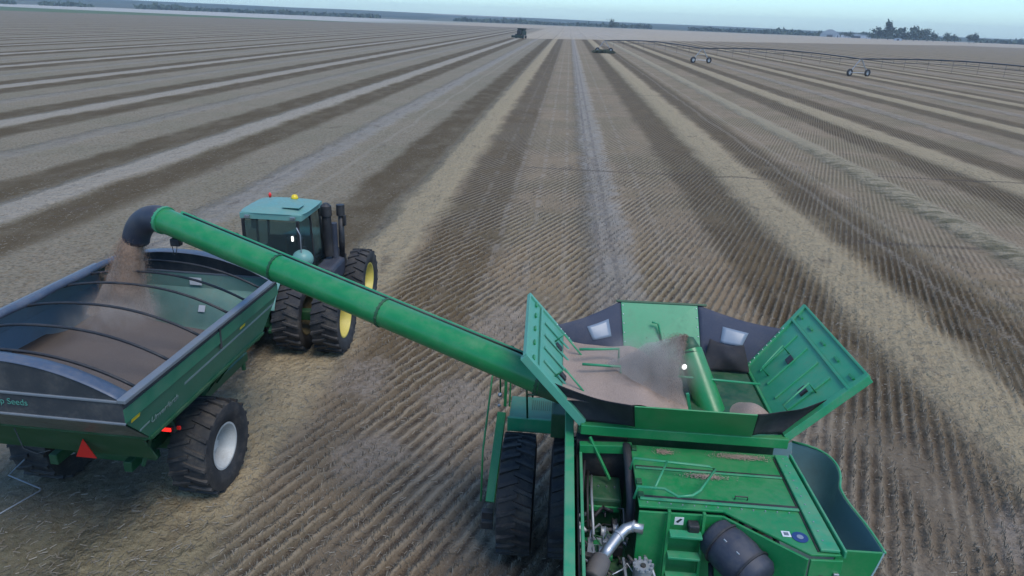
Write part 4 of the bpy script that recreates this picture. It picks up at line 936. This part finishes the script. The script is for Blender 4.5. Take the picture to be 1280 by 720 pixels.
# fenders over the rear wheels
def fender(s):
    def f(u, v):
        a = R(25 + 125 * u); rr = 1.08
        return T(s * (.42 + .24 * v), -rr * math.cos(a) * .92 , .97 + rr * math.sin(a))
    obj('fender', MB().grid(f, 20, 4, .03), 'tealroof', tr, auto=40)
fender(1); fender(-1)
obj('fender_lamp_pod', MB().ball(T(.92, .60, 2.30), .30, 10, (.95, .9, .85)), 'tealroof', tr, smooth=True)
# intake and exhaust stacks at the right front cab corner
obj('intake_stack', MB().tube([T(1.12, 2.15, 1.9), T(1.10, 2.15, 2.5), T(1.10, 2.15, 3.08), T(1.10, 2.15, 3.1), T(1.10, 2.15, 3.38), T(1.10, 2.15, 3.46)], [.12, .15, .13, .16, .15, .06], 18), 'black', tr, auto=40)
ex = obj('exhaust_stack', MB().tube([T(1.42, 2.45, 1.8), T(1.42, 2.45, 2.3), T(1.42, 2.45, 3.05)], [.07, .09, .075], 16), 'black', tr, smooth=True)
obj('exhaust_cap', MB().tube([T(1.42, 2.45, 3.05), T(1.42, 2.45, 3.36)], .12, 16), 'black', ex, auto=30)
obj('heat_shield', MB().box(T(1.50, 2.38, 2.75), T(1.56, 2.52, 3.05)), 'black', ex, bevel=.01)
obj('silencer', MB().tube([T(1.25, 2.3, 1.75), T(1.25, 2.3, 2.85)], .10, 14), 'spout', tr, auto=40)
obj('fuel_tank', MB().box(T(.95, 1.3, 1.25), T(1.5, 2.5, 1.82)), 'spout', tr, bevel=.10)
obj('grab_rail', MB().tube([T(.92, .5, 1.7), T(.95, .45, 3.0), T(.86, .45, 3.2)], .015, 6), 'zinc', tr, smooth=True)
obj('drawbar', MB().box(T(-.12, -.95, .5), T(.12, -.2, .62)), 'black', tr, bevel=.01)
obj('hitch_arms', MB().bar(T(-.4, -.2, .9), T(-.5, -.9, .8), .09).bar(T(.4, -.2, .9), T(.5, -.9, .8), .09), 'dgreen', tr, bevel=.01)

# ================================================================= FAR MACHINES
fc = root('combine_harvester', (-22.4, 360, 0), R(160), world=False, label='small distant dark combine harvester working near the horizon', cat='combine harvester')
obj('body', MB().box((-1.3, -3.2, 1.4), (1.3, 1.6, 3.4)), 'farm', fc, bevel=.1)
obj('grain_tank', MB().add([(-1.2, -1.8, 3.4), (1.2, -1.8, 3.4), (1.2, .8, 3.4), (-1.2, .8, 3.4), (-1.8, -2.2, 4.5), (1.8, -2.2, 4.5), (1.8, 1.2, 4.5), (-1.8, 1.2, 4.5)], [(0, 1, 5, 4), (1, 2, 6, 5), (2, 3, 7, 6), (3, 0, 4, 7), (0, 3, 2, 1)]), 'farm', fc)
obj('cab', MB().box((-.9, 1.7, 1.8), (.9, 3.2, 3.7)), 'black', fc, bevel=.15)
for x in (-1.7, 1.7):
    obj('wheel', MB().lathex((x, 1.8, 1.0), [(-.4, .01), (-.4, .95), (-.3, 1.0), (.3, 1.0), (.4, .95), (.4, .01)], 20), 'rubber', fc)
    obj('wheel', MB().lathex((x * .85, -2.2, .65), [(-.25, .01), (-.25, .65), (.25, .65), (.25, .01)], 18), 'rubber', fc)
obj('header', MB().box((-3.0, 3.8, .3), (3.0, 4.6, 1.3)), 'farm', fc, bevel=.05)
obj('feeder_house', MB().slab([(-.6, 2.6, 1.2), (.6, 2.6, 1.2), (.6, 3.9, .5), (-.6, 3.9, .5)], .6), 'farm', fc)

# pivot irrigation line
pv = root('irrigation_pivot', (60.2, 160, 0), 0, label='long centre pivot irrigation line on wheeled towers crossing the right field', cat='irrigation line')
TW = [(87.6, 131.5), (60.2, 160), (32.8, 188.5), (10.8, 228)]
def tower(x, y, big=True):
    b = MB(); d = Vector((.0, 0, 0)); ax = Vector((1, .30, 0)).normalized() * 2.1     # wheels run square to the pipe
    c_ = Vector((x, y, 0)); tp_ = Vector((x, y, 3.3))
    for s in (-1, 1):
        b.tube([c_ + ax * s + Vector((0, 0, .75)), tp_ + ax * s * .12], .07, 6); b.tube([c_ + ax * s + Vector((0, .6, .75)), tp_], .035, 6)
    b.tube([c_ - ax + Vector((0, 0, .72)), c_ + ax + Vector((0, 0, .72))], .08, 6); b.tube([c_ - ax * .55 + Vector((0, 0, 2.0)), c_ + ax * .55 + Vector((0, 0, 2.0))], .03, 6)
    t = obj('tower', b, 'zinc', pv)
    for s in (-1, 1):
        w_ = MB(); q = c_ + ax * s; m_ = MB().lathex((0, 0, 0), [(-.16, .42), (-.19, .66), (-.12, .75), (.12, .75), (.19, .66), (.16, .42), (-.16, .42)], 20)
        rm = Matrix.Translation((q.x, q.y, .75)) @ Matrix.Rotation(R(-62), 4, 'Z')
        m_.v = [tuple(rm @ Vector(v)) for v in m_.v]; obj('tyre', m_, 'rubber', t)
        m_ = MB().lathex((0, 0, 0), [(.02, .02), (.05, .42), (-.05, .42), (-.02, .02)], 16); m_.v = [tuple(rm @ Vector(v)) for v in m_.v]; obj('rim', m_, 'zinc', t)
for p in TW: tower(*p)
ZP = 3.45
for i in range(len(TW) - 1):
    A_ = Vector((*TW[i], ZP)); B_ = Vector((*TW[i + 1], ZP)); n = 18
    pts = [A_.lerp(B_, k / n) + Vector((0, 0, .75 * math.sin(PI * k / n))) for k in range(n + 1)]
    sp_ = obj('pipe_span', MB().tube(pts, .12, 8), 'band', pv, smooth=True)
    b = MB(); low = [A_.lerp(B_, k / n) + Vector((0, 0, .75 * math.sin(PI * k / n) - .75 * min(1, min(k, n - k) / 3))) for k in range(n + 1)]
    b.tube(low, .045, 5)
    for k in range(1, n): b.tube([pts[k], low[k]], .03, 4)
    obj('truss', b, 'band', sp_)
    b = MB()
    for k in range(2, n, 2): q = pts[k]; b.tube([q, (q.x, q.y, 1.9)], .025, 4)
    obj('drop_pipe', b, 'boot', sp_)
obj('pipe_span', MB().tube([(87.6, 131.5, ZP), (95, 124, ZP + .4), (103, 115.5, ZP + .5)], .12, 8), 'band', pv)
# patch of green crop round the last tower
n = 9000; x = rng.normal(0, 1.0, n); y = rng.normal(0, 1, n); ok = x * x + y * y < 3; x, y = x[ok], y[ok]
C = np.stack([10.6 + x * 1.9, 227 + y * 2.4, .05 + .55 * rng.random(len(x)) * np.exp(-.3 * x * x)], -1)
A = rng.normal(0, .10, C.shape); B = rng.normal(0, .16, C.shape)
quads('crop_patch', C, A, B, M['crop'], 'low patch of uncut green crop round the far irrigation tower', 'crop')
# clumps of volunteer weeds in the mid field
# ================================================================= DISTANCE
def hillf(u, v):
    ang = R(-58 + 112 * u); rr = 1640 + 1600 * v
    x, y = rr * math.sin(ang), rr * math.cos(ang)
    z = (3 + 24 * (1 - u) ** 1.3 + 3.5 * float(vnoise(np.array(u * 16), np.array(v * 3), 21))) * math.sin(PI * min(1, .08 + v) / 2) - .6
    return (x, y, z if v > 0 else -.6)
def hillmat():
    m, nt, bs = newmat('far_farmland'); g = G(nt); P = g.coord()
    v = nt.nodes.new('ShaderNodeTexVoronoi'); nt.links.new(P, v.inputs['Vector']); v.inputs['Scale'].default_value = .0035
    s_ = nt.nodes.new('ShaderNodeSeparateColor'); nt.links.new(v.outputs['Color'], s_.inputs[0])
    cr = nt.nodes.new('ShaderNodeValToRGB'); nt.links.new(s_.outputs[0], cr.inputs[0]); cr.color_ramp.interpolation = 'CONSTANT'
    e = cr.color_ramp.elements; e[0].color = (.05, .07, .05, 1); e[1].position = .35; e[1].color = (.09, .10, .07, 1)
    for p_, c_ in ((.6, (.045, .065, .045, 1)), (.78, (.26, .24, .20, 1)), (.88, (.07, .085, .06, 1))): cr.color_ramp.elements.new(p_).color = c_
    nt.links.new(cr.outputs[0], bs.inputs['Base Color']); bs.inputs['Roughness'].default_value = 1; return m
o = obj('hills', MB().grid(hillf, 160, 14), hillmat(), None, smooth=True); tag(o, 'low blue hills and farmland along the horizon', 'hills', kind='structure')
def leafcloud(n, c, rad, leaf):
    """leaf clumps spread through a crown's volume"""
    k = 7; cs = rng.normal(0, .45, (k, 3)) * rad + c; cs[:, 2] = c[2] + rng.uniform(-.6, .75, k) * rad[2]
    which = rng.integers(0, k, n); P_ = cs[which] + rng.normal(0, .28, (n, 3)) * rad
    return P_
def tree(px_ang, dist, h, wd, label, group='trees by the far farmstead'):
    x, y = dist * math.sin(px_ang), dist * math.cos(px_ang)
    r_ = root('tree', (x, y, 0), 0, label=label, cat='tree', group=group)
    tk = obj('trunk', MB().tube([(x, y, 0), (x + .1, y, h * .3), (x, y + .2, h * .7)], [h * .03, h * .022, h * .008], 7).tube([(x, y, h * .28), (x + wd * .3, y, h * .55)], [h * .012, h * .004], 5).tube([(x, y, h * .33), (x - wd * .3, y, h * .6)], [h * .012, h * .004], 5), 'trunk', r_)
    n = 420; P_ = leafcloud(n, np.array([x, y, h * .58]), np.array([wd * .55, wd * .55, h * .42]), 1)
    P_ = P_[P_[:, 2] > h * .08]
    A_ = rng.normal(0, 1, P_.shape); A_ /= np.linalg.norm(A_, axis=1)[:, None]; B_ = np.cross(A_, rng.normal(0, 1, P_.shape)); B_ /= np.linalg.norm(B_, axis=1)[:, None]
    A_ *= h * .055; B_ *= h * .045
    V = np.stack([P_ - A_ - B_, P_ + A_ - B_, P_ + A_ + B_, P_ - A_ + B_], 1).reshape(-1, 3)
    mb = MB().add(V.tolist(), [(4 * i, 4 * i + 1, 4 * i + 2, 4 * i + 3) for i in range(len(P_))])
    me = bpy.data.meshes.new('crown'); V2 = V - np.array([x, y, 0]); me.from_pydata(V2.tolist(), [], mb.f); me.materials.append(M['leaf'])
    cr = bpy.data.objects.new('crown', me); COL.objects.link(cr); cr.parent = r_
    return r_
def ang(px): 
    d = ray(px, h0 + (h1 - h0) * px / 1280); return math.atan2(Xc.dot(d), Yc.dot(d))
TR = [(1090, 9, 14, 'low rounded tree at the left end of the farmstead grove'), (1098, 16, 12, 'stepped tree left of the tallest tree in the grove'), (1111, 25, 13, 'tallest pointed tree in the farmstead grove'),
      (1119, 15, 14, 'tree just right of the tallest one in the grove'), (1129, 16, 9, 'narrow tree behind the small white shed'), (1134, 11, 10, 'small tree right of the white shed in the grove'),
      (1143, 19, 12, 'tall pale topped tree in the middle of the grove'), (1150, 15, 15, 'broad tree right of the pale topped one'), (1160, 16, 18, 'broad rounded tree at the right end of the dense grove'), (1168, 11, 10, 'sloping small tree ending the dense grove'),
      (1186, 12, 14, 'flat topped tree left of the two lone trees'), (1195, 11, 15, 'flat topped tree in the group right of the grove'), (1213, 11, 9, 'lone tree with a gap on each side, right of the grove'), (1219, 12, 6, 'slim tree next to the lone tree on the right'),
      (1062, 8, 12, 'low tree between the pale dome and the grove'), (765, 13, 14, 'lone dark tree in the middle of the horizon'), (957, 7, 5, 'tiny tree left of the pale dome on the horizon')]
for i, (px_, h_, w_, lb) in enumerate(TR): tree(ang(px_), 1240 + 25 * (i % 3), h_, w_, lb, None if px_ in (765, 957) else 'trees by the far farmstead')
# far tree line, one mass
n = 14000; a = np.array([rng.uniform(R(-50), R(46), n)])[0]; dist = rng.uniform(1500, 1620, n)
hh = 2.5 + 5 * vnoise(a * 30, a * 0, 31) ** 2 + 3 * vnoise(a * 140, a * 0, 32); gap = vnoise(a * 22, a * 0 + 5, 33) > .30; 
a, dist, hh = a[gap], dist[gap], hh[gap]
C = np.stack([dist * np.sin(a), dist * np.cos(a), rng.random(len(a)) * hh], -1); A = rng.normal(0, 1.6, C.shape); B = rng.normal(0, 1.1, C.shape)
quads('far_trees', C, A, B, M['leaf'], 'hazy far tree line running along the horizon', 'trees')
# sheds of the farmstead
def shed(px_, dist, wd, dp, h_, rh, label, wallm='bldg', arched=False):
    t_ = ang(px_); x, y = dist * math.sin(t_), dist * math.cos(t_)
    r_ = root('farm_shed', (x, y, 0), -t_, world=False, label=label, cat='shed')
    obj('wall', MB().box((-wd / 2, -dp / 2, 0), (wd / 2, dp / 2, h_)), wallm, r_)
    n = 10; prof = [(-wd / 2 - .3 + (wd + .6) * i / n, h_ + rh * (math.sin(PI * i / n) if arched else 1 - abs(2 * i / n - 1))) for i in range(n + 1)]
    b = MB(); b.add([(p, -dp / 2 - .3, z) for p, z in prof] + [(p, dp / 2 + .3, z) for p, z in prof], [(i, i + 1, n + 2 + i, n + 1 + i) for i in range(n)] + [tuple(range(n + 1)), tuple(range(n + 1, 2 * n + 2))])
    obj('roof', b, 'broof', r_)
    obj('door', MB().box((-wd * .15, -dp / 2 - .1, 0), (wd * .15, -dp / 2 - .02, h_ * .8)), 'band', r_)
shed(1038, 1400, 30, 30, 4, 8, 'pale blue domed storage building on the horizon', 'broof', True)
shed(1048, 1330, 6, 10, 4, 1.5, 'small bright white shed right of the pale dome')
shed(1071, 1380, 46, 14, 4, 2.5, 'long low pale shed between the dome and the grove')
shed(1124, 1215, 10, 8, 2.6, 1, 'little white shed in front of the dark grove')
shed(705, 1560, 26, 12, 5, 2, 'faint pale shed right of the distant combine')

# ================================================================= HAZE
hb = MB().box((-3900, -400, -2.0), (3900, 4000, 62))
hm = bpy.data.materials.new('haze_air'); hm.use_nodes = True; nt = hm.node_tree; nt.nodes.clear()
ho = nt.nodes.new('ShaderNodeOutputMaterial'); pvn = nt.nodes.new('ShaderNodeVolumePrincipled'); pvn.inputs['Color'].default_value = (.84, .92, 1, 1); pvn.inputs['Density'].default_value = .00019; pvn.inputs['Anisotropy'].default_value = .2
nt.links.new(pvn.outputs[0], ho.inputs['Volume'])
hz = obj('haze', hb, hm); tag(hz, 'thin pale blue evening haze over the field', 'haze', kind='stuff')
